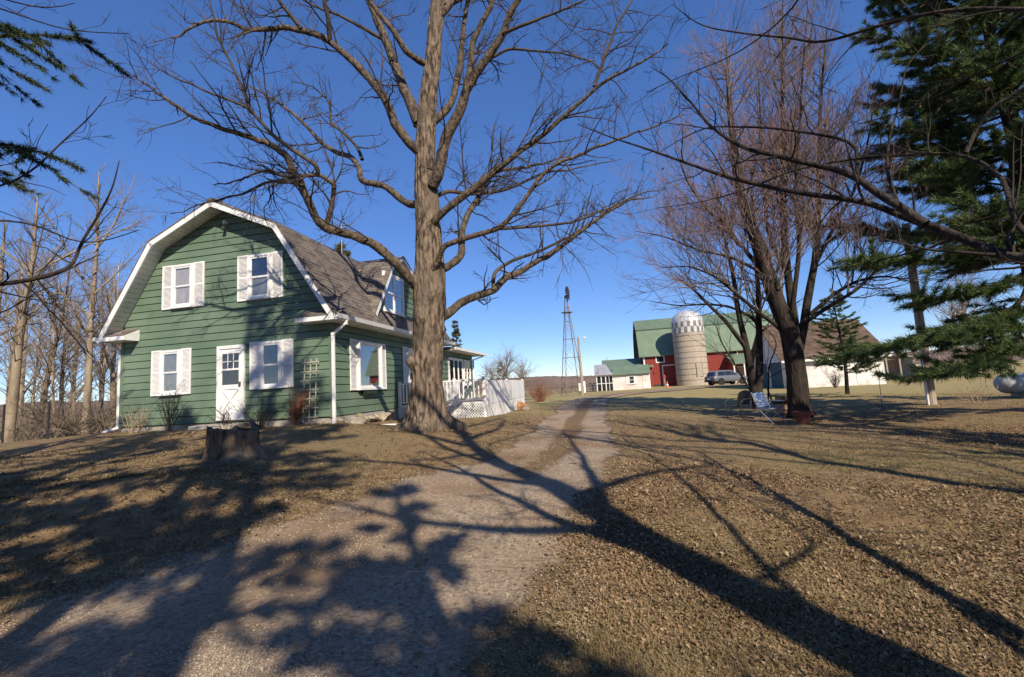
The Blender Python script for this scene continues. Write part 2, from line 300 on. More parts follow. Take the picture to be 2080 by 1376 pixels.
edge = np.tile(np.clip((np.abs(cols) - .55) / .45, 0, 1), len(S)); drive = raw_mesh('driveway', V, np.stack([q, q+1, q+nc+1, q+nc], 1), GRAVEL, tint=np.clip(tint, 0, 1)); tag(drive, kind='structure'); at_ = drive.data.attributes.new('edge', 'FLOAT', 'POINT'); at_.data.foreach_set('value', edge.astype(np.float32))
def on_drive(x, y):
    d = np.full(x.shape, 9.0)
    for k in range(0, len(S), 3): d = np.minimum(d, np.hypot(x - S[k, 0], y - S[k, 1]) / S[k, 2])
    return d
HILL = mat('wooded_hills', (0.21,0.155,0.125), (0.125,0.095,0.08), 0.05, 1.0, 1.0, 0.4, (1, 1, 2.5), c3=(0.24,0.17,0.13), big=0.012, spec=0.0, detail=10)
def hills():
    ang = np.radians(np.linspace(-75, 75, 400)); V = []
    for rr, f in ((380, 0.0), (520, .75), (640, 1.0), (900, 1.05), (1500, .2)):
        base = -4.0; top = 6 + 9 * vnoise(ang * 5 + 3, ang * 0 + .5, 11) + 2.2 * vnoise(ang * 40, ang * 0, 12) + 1.2 * vnoise(ang * 160, ang * 0, 13)
        V.append(np.stack([rr * np.sin(ang), rr * np.cos(ang), base + f * (top - base)], 1))
    n = len(ang); q = (np.arange(4)[:, None] * n + np.arange(n-1)[None]).ravel()
    tag(raw_mesh('hills', np.concatenate(V), np.stack([q, q+1, q+n+1, q+n], 1), HILL), kind='structure')
hills()
# ------------------------------------------------------------------ green farmhouse
HC = np.array([-4.89, 12.07, 1.08])
house = thing('farmhouse', 'green farmhouse with gambrel roof, white shutters and dormer', 'house', HC, -YAW)
W_, LEN = 7.13, 8.6
PROF = [(0.40, 2.70), (-1.36, 5.42), (-3.53, 6.40), (-5.70, 5.42), (-7.46, 2.70)]       # outer roof line (x, z)
def inner(off):   # wall gable outline under the roof
    return [(-W_+.06, 0.0), (-.06, 0.0), (-.06, 2.85), (-1.36, 5.36 - off), (-3.53, 6.36 - off), (-5.70, 5.36 - off), (-W_+.06, 2.85)]
wall = MB().prism(inner(.14), 0.035, LEN).build('wall', WALLDK, house)
def x_range(z):   # gable half-extent at height z, under the roof
    P = [(-0.001, 2.95), (-1.33, 5.30), (-3.53, 6.27)]
    if z <= 2.95: return 0.0
    for (xa, za), (xb, zb) in zip(P, P[1:]):
        if z <= zb: return xa + (xb - xa) * (z - za) / (zb - za)
    return -3.5
ROW, GAP = 0.214, 0.020
def board(poly_b, poly_t, out, mt, parent, name='siding_board'):
    """one lapped board: bottom edge thick, top edge thin; a, b = ends along u at bottom/top; out maps (u, w, v)"""
    (ub0, ub1, vb), (ut0, ut1, vt) = poly_b, poly_t
    B = MB(out); B.add([(ub0,0,vb),(ub1,0,vb),(ub1,.030,vb),(ub0,.030,vb),(ut0,0,vt),(ut1,0,vt),(ut1,.012,vt),(ut0,.012,vt)],
                       [(0,1,2,3),(7,6,5,4),(0,4,5,1),(3,2,6,7),(0,3,7,4),(1,5,6,2)])
    return B.build(name, mt, parent)
gab = lambda u, w_, v: (-u, 0.035 - w_, v)      # u leftwards from the right corner, w outwards, v up
lng = lambda u, w_, v: (w_ - 0.035, u, v)       # u backwards along the long wall
z = 0.02
while z < 6.1:
    zt = z + ROW - GAP; a = -x_range(z); bq = -x_range(min(zt, 6.26))
    if bq < 3.5: board((max(a, .10), W_ - max(a, .10), z), (max(bq, .10), W_ - max(bq, .10), min(zt, 6.26)), gab, SIDING, wall)
    z += ROW
z = 0.02
while z < 2.6:
    board((.10, LEN, z), (.10, LEN, min(z + ROW - GAP, 2.62)), lng, SIDING, wall); z += ROW
for u0 in (0.0, W_ - 0.10):
    MB().box(-u0 - .10, -u0, -0.002, .05, 0, 2.9).build('corner_board', SIDING, wall)
MB().box(-0.04, 0.006, .05, .10, 0, 2.62).build('corner_board', SIDING, wall)
# foundation
fm = MB(); fm.box(-W_ + .02, -.03, .06, LEN - .05, -.7, 0.0); foundation = fm.build('foundation', CONC, house)
for k in range(26):
    u = 0.25 + k * .33 + random.uniform(-.08, .08); s = random.uniform(.13, .21)
    o = MB().lathe([(s*.55, -s*.5), (s, -s*.1), (s*.85, s*.3), (s*.35, s*.5)], 7).build('stone', STONE, foundation, smooth=False)
    if k < 10: o.location = (.05, u * 1.0, -.18 + random.uniform(-.05, .05))
    else: o.location = (-(k - 10) * .44 - .3, -.02, -.2 + random.uniform(-.06, .02))
    o.rotation_euler = (random.random(), random.random(), random.random() * 6); o.scale = (1.2, 1, .8)
# roof: lapped shingle courses on each slope
def slope_courses(B, a, b, y0, y1, dz, th=.03):
    (xa, za), (xb, zb) = a, b; n = max(1, int(round((zb - za) / dz)))
    nx_, nz_ = (zb - za), -(xb - xa); l = math.hypot(nx_, nz_); nx_, nz_ = nx_ / l, nz_ / l
    if nz_ < 0: nx_, nz_ = -nx_, -nz_
    for k in range(n):
        t0, t1 = k / n, min(1, (k + 1.12) / n)
        p0 = (xa + (xb-xa)*t0, za + (zb-za)*t0); p1 = (xa + (xb-xa)*t1, za + (zb-za)*t1)
        B.prism([(p0[0]-nx_*.03, p0[1]-nz_*.03), (p0[0]+nx_*th*.55, p0[1]+nz_*th*.55), (p1[0]+nx_*.004, p1[1]+nz_*.004), (p1[0]-nx_*.03, p1[1]-nz_*.03)], y0, y1)
rb = MB()
slope_courses(rb, PROF[0], PROF[1], -.45, LEN + .3, .125); slope_courses(rb, PROF[4], PROF[3], -.45, LEN + .3, .125)
slope_courses(rb, PROF[1], PROF[2], -.45, LEN + .3, .062); slope_courses(rb, PROF[3], PROF[2], -.45, LEN + .3, .062)
rb.box(-3.66, -3.40, -.45, LEN + .3, 6.39, 6.43)
roof = rb.build('roof', SHING, house)
def offs(p, a, b, d):
    nx_, nz_ = b[1]-a[1], -(b[0]-a[0]); l = math.hypot(nx_, nz_); s = 1 if nz_ / l > 0 else -1
    return (p[0] - s*nx_/l*d, p[1] - s*nz_/l*d)
for a, b in zip(PROF, PROF[1:]):      # rake boards and soffit boards under each slope
    MB().prism([offs(a, a, b, .032), offs(b, a, b, .032), offs(b, a, b, .19), offs(a, a, b, .19)], -.452, -.415).build('rake_board', WHITE, roof)
    MB().prism([offs(a, a, b, .02), offs(b, a, b, .02), offs(b, a, b, .034), offs(a, a, b, .034)], -.47, -.40).build('drip_edge', SHING, roof)
    n = int(math.hypot(b[0]-a[0], b[1]-a[1]) / .155)
    for k in range(n):
        t0, t1 = (k + .04) / n, (k + .96) / n
        p0 = (a[0]+(b[0]-a[0])*t0, a[1]+(b[1]-a[1])*t0); p1 = (a[0]+(b[0]-a[0])*t1, a[1]+(b[1]-a[1])*t1)
        MB().prism([offs(p0, a, b, .125), offs(p1, a, b, .125), offs(p1, a, b, .140), offs(p0, a, b, .140)], -.416, .03).build('soffit_board', SOFF, roof)
    MB().prism([offs(a, a, b, .035), offs(b, a, b, .035), offs(b, a, b, .120), offs(a, a, b, .120)], -.41, LEN + .25).build('roof_deck', SOFF, roof)
# eave returns, long eaves, gutter and downspouts
for s, x0, x1 in ((1, -7.50, -6.48), (-1, -.80, .44)):
    B = MB(); B.box(x0, x1, -.44, .03, 2.56, 2.68); rt = B.build('eave_return', WHITE, house)
    tip, inn = (x0, x1) if s == 1 else (x1, x0)
    MB().add([(x0,-.45,2.685),(x1,-.45,2.685),(x1,.03,2.93),(x0,.03,2.93),(x0,-.45,2.70),(x1,-.45,2.70),(x1,.03,2.95),(x0,.03,2.95)],
             [(0,3,2,1),(4,5,6,7),(0,1,5,4),(1,2,6,5),(2,3,7,6),(3,0,4,7)]).build('return_roof', SHING, rt)
    MB().add([(inn,-.44,2.68),(inn,.03,2.68),(inn,.03,2.92),(inn-.02*s,-.44,2.68),(inn-.02*s,.03,2.68),(inn-.02*s,.03,2.92)], [(0,1,2),(5,4,3),(0,3,4,1),(1,4,5,2),(2,5,3,0)]).build('return_end', WHITE, rt)
for sx in (0, 1):
    m_ = (lambda x, y, z: (x, y, z)) if sx == 0 else (lambda x, y, z: (-W_ - x, y, z))
    MB(m_).box(-.02, .38, .03, LEN + .25, 2.57, 2.60).build('eave_soffit', SOFF, house)
    MB(m_).box(.34, .365, -.40, LEN + .25, 2.575, 2.72).build('fascia', WHITE, house)
    g = MB(m_); g.prism([(.37, 2.60), (.47, 2.60), (.50, 2.71), (.485, 2.71), (.46, 2.615), (.385, 2.615), (.385, 2.71), (.37, 2.71)], -.46, LEN + .3); g.build('gutter', WHITE, house)
def pipe(pts, nm='downspout', parent=house, wd=.085, ht=.065):
    B = MB()
    for a, b in zip(pts, pts[1:]): B.beam(a, b, wd, ht)
    for p in pts[1:-1]: B.box(p[0]-wd/2, p[0]+wd/2, p[1]-wd/2, p[1]+wd/2, p[2]-wd/2, p[2]+wd/2)
    return B.build(nm, WHITE, parent, bevel=.008)
pipe([(.43, .02, 2.60), (.41, .01, 2.50), (.075, -.07, 2.22), (.07, -.07, -.22), (.15, .10, -.27), (1.35, 1.05, -.36)])
pipe([(-7.5, -.0, 2.58), (-7.5, .0, 2.48), (-7.2, .03, 2.30), (-7.19, .03, .0), (-7.6, -.1, -.12)])

# windows
def window(out, u0, u1, v0, v1, inside, parent=house, depth=.095, mid=True, shut=None, mull=0, name='window', sashw=.045):
    """frame = window object; sash, pane, curtain/room, sill as sub-parts. out maps (u,w,v)"""
    fw = .07; B = MB(out)
    B.box(u0, u0+fw, .0, depth, v0, v1); B.box(u1-fw, u1, .0, depth, v0, v1); B.box(u0+fw, u1-fw, .0, depth, v1-fw, v1); B.box(u0+fw, u1-fw, .0, depth, v0, v0+fw*.8)
    wn = B.build(name, WHITE, parent, bevel=.006)
    a0, a1, b0, b1 = u0+fw, u1-fw, v0+fw*.8, v1-fw; cells = [(a0 + (a1-a0)*k/(mull+1) + (.02 if k else 0), a0 + (a1-a0)*(k+1)/(mull+1) - (.02 if k < mull else 0)) for k in range(mull+1)]
    for k in range(1, mull+1):
        c = a0 + (a1-a0)*k/(mull+1); MB(out).box(c-.035, c+.035, .0, depth-.006, b0, b1).build('mullion', WHITE, wn)
    for c0, c1 in cells:
        rows = [(b0, (b0+b1)/2, .066), ((b0+b1)/2 - .03, b1, .080)] if mid else [(b0, b1, .075)]
        for r0, r1, wd in rows:
            B = MB(out); B.box(c0, c0+sashw, wd-.028, wd, r0, r1); B.box(c1-sashw, c1, wd-.028, wd, r0, r1); B.box(c0+sashw, c1-sashw, wd-.028, wd, r0, r0+sashw); B.box(c0+sashw, c1-sashw, wd-.028, wd, r1-sashw, r1)
            s = B.build('sash', WHITE, wn)
            MB(out).box(c0+sashw-.004, c1-sashw+.004, wd-.016, wd-.012, r0+sashw-.004, r1-sashw+.004).build('pane', PANE, s)
        MB(out).box(c0+.005, c1-.005, .031, .034, b0, b1).build('room', DARKIN, wn)
        if inside == 'curtain':
            for side in (0, 1):
                n = 14; L0 = c0 + .02 if side == 0 else (c0+c1)/2; L1 = (c0+c1)/2 if side == 0 else c1 - .02; B = MB(out)
                vs = [(L0 + (L1-L0)*k/n, .0415 + .004*math.sin(k*2.3), v) for v in (b0+.02, b1-.02) for k in range(n+1)]
                B.add(vs, [(k, k+1, n+2+k, n+1+k) for k in range(n)]).build('curtain', CURT, wn, fix=False)
        elif inside == 'blind':
            MB(out).box(c0+.02, c1-.02, .036, .040, b0+.02, b1-.02).build('blind', CURT_G, wn)
        elif inside == 'half':
            MB(out).box(c0+.02, c1-.02, .036, .040, b0+.02, (b0+b1)/2).build('blind', CURT_G, wn)
    MB(out).box(u0-.02, u1+.02, .0, depth+.03, v0-.035, v0).build('sill', WHITE, wn)
    if shut:
        for s0, s1 in ((u0-shut-.004, u0-.004), (u1+.004, u1+shut+.004)): shutter(out, s0, s1, v0-.03, v1+.02, parent)
    return wn
def shutter(out, u0, u1, v0, v1, parent=house):
    B = MB(out); f = .045; md = (v0+v1)/2
    B.box(u0, u0+f, .03, .062, v0, v1); B.box(u1-f, u1, .03, .062, v0, v1)
    for c in (v0+f/2, md, v1-f/2): B.box(u0+f, u1-f, .03, .06, c-f/2, c+f/2)
    for a, b in ((v0+f, md-f/2), (md+f/2, v1-f)):
        n = int((b-a)/.034)
        for k in range(n):
            vv = a + (k+.5)*(b-a)/n; B.add([(u0+f,.032,vv+.014),(u1-f,.032,vv+.014),(u1-f,.054,vv-.016),(u0+f,.054,vv-.016),(u0+f,.036,vv+.018),(u1-f,.036,vv+.018),(u1-f,.058,vv-.012),(u0+f,.058,vv-.012)], [(0,1,2,3),(7,6,5,4),(0,4,5,1),(3,2,6,7),(0,3,7,4),(1,5,6,2)])
    return B.build('shutter', SHUT, parent)
SH = .345
window(gab, 4.58+SH, 5.97-SH, .90, 2.19, 'blind', shut=SH); window(gab, 1.20+SH, 2.58-SH, .90, 2.19, 'dark', shut=SH)
window(gab, 4.16+.37, 5.64-.37, 3.45, 4.74, 'curtain', shut=.37); window(gab, 1.51+.37, 3.00-.37, 3.45, 4.74, 'half', shut=.37)
window(lng, .85+.36, 3.0-.36, .72, 2.17, 'dark', mid=False, depth=.13, shut=.36)
MB(lng).box(1.45, 2.35, .03, .14, .56, .685).build('under_window_box', WALLDK, house)  # dark box on the wall below the picture window
window(lng, 4.72, 6.4, .92, 2.20, 'dark', mull=1, shut=.38)
# front door with half glass and crossbuck
dr = MB(gab); u0, u1, v1 = 2.76, 3.66, 2.17
dr.box(u0, u0+.085, 0, .09, .06, v1); dr.box(u1-.085, u1, 0, .09, .06, v1); dr.box(u0+.085, u1-.085, 0, .09, v1-.10, v1)
door = MB(gab).box(u0+.087, u1-.087, .004, .044, .06, v1-.102)
door = door.build('door', WHITE, house); dr.build('door_frame', WHITE, door, bevel=.008)
for a0, a1, b0, b1 in ((.09,.17,.06,2.06), (u1-u0-.17,u1-u0-.09,.06,2.06), (.17,u1-u0-.17,1.94,2.06), (.17,u1-u0-.17,.06,.30), (.17,u1-u0-.17,.92,1.05)):
    MB(gab).box(u0+a0, u0+a1, .044, .066, b0, b1).build('door_rail', WHITE, door)
MB(gab).box(u0+.17, u1-.17, .045, .050, 1.05, 1.94).build('pane', glass('door_glass', (.05,.055,.06)), door)
MB(gab).box(u0+.16, u1-.16, .050, .064, 1.46, 1.51).build('door_rail', WHITE, door)
for k in (1, 2): MB(gab).box(u0+.17+k*.187-.01, u0+.17+k*.187+.01, .0502, .060, 1.51, 1.94).build('muntin', WHITE, door)
MB(gab).box(u0+.17, u1-.17, .0502, .058, 1.70, 1.72).build('muntin', WHITE, door)
for q0, q1 in (((u0+.18, .31), (u1-.18, .91)), ((u1-.18, .31), (u0+.18, .91))):
    MB().beam(gab(q0[0], .056, q0[1]), gab(q1[0], .056, q1[1]), .05, .02).build('crossbuck', WHITE, door)
MB(gab).box(u0+.10, u0+.15, .066, .11, 1.0, 1.12).build('handle', STEEL, door)
st = MB(); st.box(-3.85, -2.55, -.75, .02, -.34, -.02); st.box(-5.2, -3.9, -.35, -.05, -.42, -.16); st.build('door_step', CONC, house, bevel=.02)
MB(gab).box(3.35, 3.42, .03, .16, 5.78, 5.86).build('porch_light', WHITE, house)
MB(gab).tube([(3.4, .10, 5.74), (3.4, .16, 5.66), (3.4, .16, 5.58)], [.03, .05, .06], 8).build('lamp_shade', IRON, house)
# dormer
DPR = [(2.0, 3.1), (3.36, 5.08), (4.27, 5.58), (5.18, 5.08), (6.54, 3.1)]       # gambrel dormer outline (y, z)
dor = MB().prism([(2.3, 3.15), (3.44, 4.92), (4.27, 5.40), (5.10, 4.92), (6.24, 3.15)], -.04, -1.6, 'x').build('dormer', WALLDK, house)
dmap = lambda u, w_, v: (w_ - .04, u, v)
def dor_edge(z):
    for (a, za), (b_, zb) in ((DPR[0], DPR[1]), (DPR[1], DPR[2])):
        if z <= zb: return a + (b_ - a) * (z - za) / (zb - za)
    return 4.2
z = 3.13
while z < 5.2:
    e, e2 = dor_edge(z) + .14, dor_edge(z + ROW - GAP) + .14
    if e2 < 4.2: board((e, 8.54 - e, z), (e2, 8.54 - e2, z + ROW - GAP), dmap, SIDING, dor)
    z += ROW
for a, b_ in zip(DPR, DPR[1:]):
    if a[1] > b_[1]: a, b_ = b_, a
    B = MB(); n = max(4, int((b_[1]-a[1])/.11))
    for k in range(n):
        t0, t1 = k/n, min(1, (k+1.12)/n); y0_, z0_ = a[0]+(b_[0]-a[0])*t0, a[1]+(b_[1]-a[1])*t0; y1_, z1_ = a[0]+(b_[0]-a[0])*t1, a[1]+(b_[1]-a[1])*t1
        B.prism([(y0_, z0_-.05), (y0_, z0_+.03), (y1_, z1_+.006), (y1_, z1_-.05)], .22, -1.95, 'x')
    B.build('dormer_roof', SHING, dor)
    s_ = 1 if b_[0] > a[0] else -1
    MB().prism([offs(a, a, b_, .03), offs(b_, a, b_, .03), offs(b_, a, b_, .16), offs(a, a, b_, .16)], .182, .218, 'x').build('rake_board', WHITE, dor)
    MB().prism([offs(a, a, b_, .06), offs(b_, a, b_, .06), offs(b_, a, b_, .08), offs(a, a, b_, .08)], -.03, .19, 'x').build('dormer_soffit', SOFF, dor)
window(dmap, 3.0, 4.52, 3.36, 4.76, 'dark', parent=dor, mull=1)
# addition behind, with low roof
add = MB().box(-5.0, -.035, LEN + .0, 13.2, -.1, 2.38).build('addition', WALLDK, house)
z = 0.02
while z < 2.3:
    board((LEN+.02, 13.2, z), (LEN+.02, 13.2, min(z+ROW-GAP, 2.36)), lng, SIDING, add); z += ROW
MB().add([(-5.3,LEN+.05,2.72),(.52,LEN+.05,2.40),(.52,14.0,2.40),(-5.3,14.0,2.72),(-5.3,LEN+.05,2.80),(.52,LEN+.05,2.50),(.52,14.0,2.50),(-5.3,14.0,2.80)], [(0,3,2,1),(4,5,6,7),(0,1,5,4),(1,2,6,5),(2,3,7,6),(3,0,4,7)]).build('addition_roof', SHING, add)
MB().box(.525, .62, LEN+.05, 14.05, 2.37, 2.49).build('gutter', WHITE, add); MB().box(-5.0, .52, 14.005, 14.03, 2.36, 2.52).build('fascia', WHITE, add); MB().box(-.03, .5, LEN+.06, 13.98, 2.365, 2.385).build('eave_soffit', SOFF, add)
pipe([(.55, 13.6, 2.38), (.5, 13.5, 2.30), (.06, 13.15, 2.12), (.05, 13.12, .0)], parent=add)
window(lng, 9.2, 11.3, .12, 2.08, 'dark', parent=add, mull=2, mid=False, name='patio_door'); window(lng, 11.5, 12.6, .75, 2.06, 'dark', parent=add, mull=1, name='window')
# deck, lattice, rails and board fence
deck = thing('deck', 'white wooden deck with balusters, lattice skirt and board fence beside the house', 'deck', HC, -YAW)
D0, D1, DW, DZ = 3.85, 11.0, 3.18, .09
MB().box(.02, DW, D0, D1, DZ-.05, DZ).build('deck_floor', WOODP, deck); MB().box(.02, DW+.02, D0-.03, D0-.003, DZ-.06, DZ+.0).build('rim_board', WHITE, deck); MB().box(DW+.003, DW+.03, D0, D1, DZ-.16, DZ).build('rim_board', WHITE, deck)
def lattice(out, L0, v0, v1, parent, sw=.028):
    st_ = .095; hgt = v1 - v0; k = -hgt
    B = MB()
    while k < L0:
        for s in (1, -1):
            a, b = (k, v0), (k + hgt, v1)
            if s == -1: a, b = (k, v1), (k + hgt, v0)
            t0 = max(0, -a[0] / hgt); t1 = min(1, (L0 - a[0]) / hgt)
            if t1 - t0 > .05:
                p = lambda t: out(a[0] + hgt*t, .012 if s == 1 else .0, a[1] + (b[1]-a[1])*t)
                B.beam(p(t0), p(t1), .006, sw)
        k += st_
    return B.build('lattice', WHITE, parent)
fo = lambda u, w_, v: (u, D0 - .035 - w_, v); so = lambda u, w_, v: (DW + .035 + w_, D0 + u, v)
lattice(fo, DW, -.55, DZ-.06, deck); lattice(so, D1-D0, -.60, DZ-.10, deck, .026)
MB().box(.1, DW-.05, D0+.25, D0+.27, -.6, DZ-.06).build('under_deck_shade', DARKIN, deck); MB().box(DW-.25, DW-.23, D0+.3, D1, -.6, DZ-.06).build('under_deck_shade', DARKIN, deck)  # dark sheets behind the lattice paint the shade under the deck
RT = .86
for u in (.06, 1.05, 2.1, DW-.05): MB().box(u-.045, u+.045, D0-.02, D0+.07, -.5, RT+.06).build('post', WHITE, deck)
for a, b in ((.06, 1.0), (1.1, 2.05), (2.15, DW-.1)):
    MB().box(a, b, D0, D0+.05, RT-.05, RT).build('rail', WHITE, deck); MB().box(a, b, D0, D0+.05, DZ+.07, DZ+.11).build('rail', WHITE, deck)
k = .20
while k < DW - .12:
    if min(abs(k - p) for p in (1.05, 2.1)) > .07: MB().box(k-.02, k+.02, D0+.005, D0+.043, DZ+.11, RT-.05).build('baluster', WHITE, deck)
    k += .125
k = D0 + .08
while k < D1:
    dv = random.uniform(-.012, .012); MB().box(DW+.036, DW+.056, k, k+.137, DZ-.1, .80+dv).build('fence_board', OLDW if random.random() < .0 else WHITE, deck); k += .142
for y in (D0, 7.4, D1): MB().box(DW-.06, DW+.03, y-.045, y+.045, -.6, .86).build('post', WHITE, deck)
MB().box(DW-.04, DW+.0, D0+.05, D1, .55, .64).build('rail', WHITE, deck)
k = D0 + .2
while k < D1 - 2:      # the far railing seen over the deck
    MB().box(.5 + (k-D0)*.0, .54, k, k+.04, DZ, .80).build('baluster', WHITE, deck); k += .16
MB().box(.49, .55, D0+.1, D1-2, .80, .85).build('rail', WHITE, deck)

# trellis with dry vine, shrubs come later
TRW = mat('weathered_lath', (.52,.47,.40), (.38,.33,.27), 6, .8)
tr = thing('trellis', 'weathered wooden garden trellis leaning on the green wall', 'trellis', HC, -YAW)
for x in (-.44, -.62, -.80): MB().beam((x, -.16, -.12), (x, -.05, 1.60), .022).build('slat', TRW, tr)
for k in range(7):
    zz = .02 + k * .245; yy = -.165 + .06 * zz; MB().box(-.90, -.34, yy-.024, yy-.004, zz, zz+.024).build('slat', TRW, tr)
# ------------------------------------------------------------------ farm buildings (same grid as the house)
def gz_at(px, py, D): return atd(px, py, D)
# red barn
BP = atd(1312, 787, 67.5); BP[2] = 0.30
barn = thing('barn', 'red barn with green metal gambrel roof and white trimmed doors', 'barn', BP, -YAW)
BL, BW = 19.0, 11.0
def bridge(x, y): pass
bprof = [(-.45, 4.55), (2.1, 8.75), (BW/2, 10.75), (BW-2.1, 8.75), (BW+.45, 4.55)]
MB().prism([(0.0, 0), (BW, 0), (BW, 5.1), (BW-2.2, 8.5), (BW/2, 10.45), (2.2, 8.5), (0, 5.1)], 0.0, BL, 'x').build('wall', REDW, barn)
rbm = MB()
for a, b in zip(bprof, bprof[1:]):
    up_ = .09
    rbm.prism([(a[0], a[1]-.05), (b[0], b[1]-.05), (b[0], b[1]+.05), (a[0], a[1]+.05)], -.6, BL + .6, 'x')
broof = rbm.build('roof', GREENM, barn)
rib = MB()
for a, b in zip(bprof[:2], bprof[1:3]):
    k = -.6
    while k < BL + .6:
        rib.prism([(a[0], a[1]+.04), (b[0], b[1]+.04), (b[0], b[1]+.085), (a[0], a[1]+.085)], k, k + .05, 'x'); k += .3
tag(rib.build('roof_ribs', GREENM, broof), kind='stuff')
MB().prism([(2.02, 8.70), (2.25, 8.78), (2.25, 8.93), (2.02, 8.80)], -.62, BL + .62, 'x').build('roof_flashing', mat('dark_green_metal', (.05,.085,.06)), broof)
for a, b in zip(bprof, bprof[1:]):
    MB().prism([(a[0], a[1]-.30), (b[0], b[1]-.30), (b[0], b[1]-.06), (a[0], a[1]-.06)], -.62, -.55, 'x').build('rake_board', mat('barn_shadow_trim', (.05,.06,.07)), broof)  # dark colour paints the left gable edge as if in shade
bf = lambda u, w_, v: (u, -w_, v)
k = .1
while k < BL:
    MB(bf).box(k, k+.04, .0, .025, .35, 4.6).build('batten', REDW, barn); k += .33
MB(bf).box(-.02, .18, -.1, .04, 0, 4.6).build('corner_board', WHITE, barn); MB(bf).box(.2, BL, .0, .03, 0, .35).build('base_board', mat('barn_base', (.06,.05,.05)), barn)
def trim_opening(parent, out, u0, u1, v0, v1, fill, nm, t=.14):
    B = MB(out); B.box(u0-t, u0, 0, .07, v0, v1+t); B.box(u1, u1+t, 0, .07, v0, v1+t); B.box(u0, u1, 0, .07, v1, v1+t)
    if nm == 'window': B.box(u0-t, u1+t, 0, .08, v0-t, v0)
    o = B.build(nm, WHITE, parent); MB(out).box(u0, u1, .03, .045, v0, v1).build('panel' if nm == 'door' else 'pane', fill, o); return o
trim_opening(barn, bf, 2.7, 4.6, .1, 3.0, REDW, 'door'); trim_opening(barn, bf, 1.9, 2.9, 3.65, 4.45, DARKIN, 'window'); trim_opening(barn, bf, 12.0, 13.1, 4.05, 4.75, DARKIN, 'window', .1)
for x in (1.0, 5.4):      # old horseshoe-shaped iron hinges on the wall
    MB(bf).tube([(x+.35*math.cos(a), .05, 1.9+.45*math.sin(a)) for a in np.linspace(-.2, math.pi+.2, 10)], .035, 5).build('iron_hoop', IRON, barn)
# porch lean-to on the barn front
PX = 11.5
lt = MB(); lt.add([(PX,-3.4,2.55),(BL-2,-3.4,2.55),(BL-2,0,4.0),(PX,0,4.0),(PX,-3.4,2.66),(BL-2,-3.4,2.66),(BL-2,0,4.11),(PX,0,4.11)], [(0,3,2,1),(4,5,6,7),(0,1,5,4),(1,2,6,5),(2,3,7,6),(3,0,4,7)])
porch = lt.build('lean_to_roof', GREENM, barn)
MB().box(PX, PX+.1, -3.3, 0, 0, 2.5).build('lean_to_wall', REDW, barn); MB().box(PX+3.0, BL-2, -2.6, -2.5, 0, 2.8).build('lean_to_wall', REDW, barn); MB().box(PX+.1, PX+3.0, -1.2, -1.1, 0, 3.3).build('lean_to_wall', REDW, barn)
for x in (PX+.1, PX+1.4, PX+2.9, PX+5.4): MB().box(x, x+.14, -3.35, -3.2, 0, 2.55).build('post', WHITE, barn)
pf = lambda u, w_, v: (u, -2.61 - w_, v)
trim_opening(barn, pf, PX+3.4, PX+4.6, .1, 2.05, OLDW, 'door', .12); trim_opening(barn, lambda u, w_, v: (u, -1.21 - w_, v), PX+.8, PX+2.0, .1, 2.1, mat('plywood', (.42,.30,.2)), 'door', .12)
# concrete stave silo with checkered crown
SP = atd(1408.5, 784, 64); SP[2] = 0.22; SR = 2.16
silo = thing('silo', 'concrete stave silo with white dome and checkered band in front of the barn', 'silo', SP, -YAW)
SH_ = 7.45; dv = MB(); n = 48
for k in range(n):      # staves
    a0, a1 = 2*math.pi*(k+.03)/n, 2*math.pi*(k+.97)/n
    P = [(r*math.cos(a), r*math.sin(a)) for r, a in ((SR-.1, a0), (SR-.1, a1), (SR, a1), (SR, a0))]
    B = MB(); B.prism([p for p in P], -.3, SH_, 'z'); B.build('stave', SILO, silo)
MB().lathe([(SR-.05, -.3), (SR-.05, SH_)], 48).build('silo_core', mat('silo_joint', (.2,.17,.14)), silo)
for k in range(9): MB().lathe([(SR+.0, .75+k*.78), (SR+.028, .76+k*.78), (SR+.028, .80+k*.78), (SR, .81+k*.78)], 48).build('hoop', STEEL, silo)
CHW = mat('silo_white_sheet', (.60,.58,.56), None, 3, .5); CHD = mat('silo_dark_sheet', (.24,.23,.22), (.12,.11,.11), 3, .6)
for row in range(2):
    for k in range(32):
        B = MB(); a = np.linspace(2*math.pi*k/32, 2*math.pi*(k+1)/32, 3); r0, r1 = SR+.03, SR-.04; z0, z1 = SH_+row*.8+.005, SH_+(row+1)*.8-.005
        B.add([(r*math.cos(t), r*math.sin(t), z_) for z_ in (z0, z1) for r in (r1, r0) for t in a], [(3,4,10,9),(4,5,11,10),(0,3,9,6),(2,8,11,5),(6,9,10,7),(7,10,11,8),(0,1,4,3),(1,2,5,4)])
        B.build('band_panel', CHW if (row + k) % 2 else CHD, silo)
dome = MB(); ring = [(SR*math.cos(t)+.0, SH_+1.6+1.75*math.sin(t)) for t in np.linspace(0, math.pi/2-.06, 8)]
dome.lathe([(r, z_) for r, z_ in ring], 24); dome.build('dome', mat('dome_sheet', (.62,.60,.58), (.48,.47,.46), 2, .45, metal=.3), silo, smooth=False)
sf = lambda u, w_, v: (u, -SR + .06 - w_ , v)
hb = MB(sf); hb.box(.2,.28,.0,.14,1.2,3.1); hb.box(1.02,1.1,-.35,.14-.3,1.2,3.1); hb.build('hatch_frame', STEEL, silo); MB(sf).box(.3, 1.0, -.12, .02, 1.25, 3.05).build('hatch', SILO, silo)
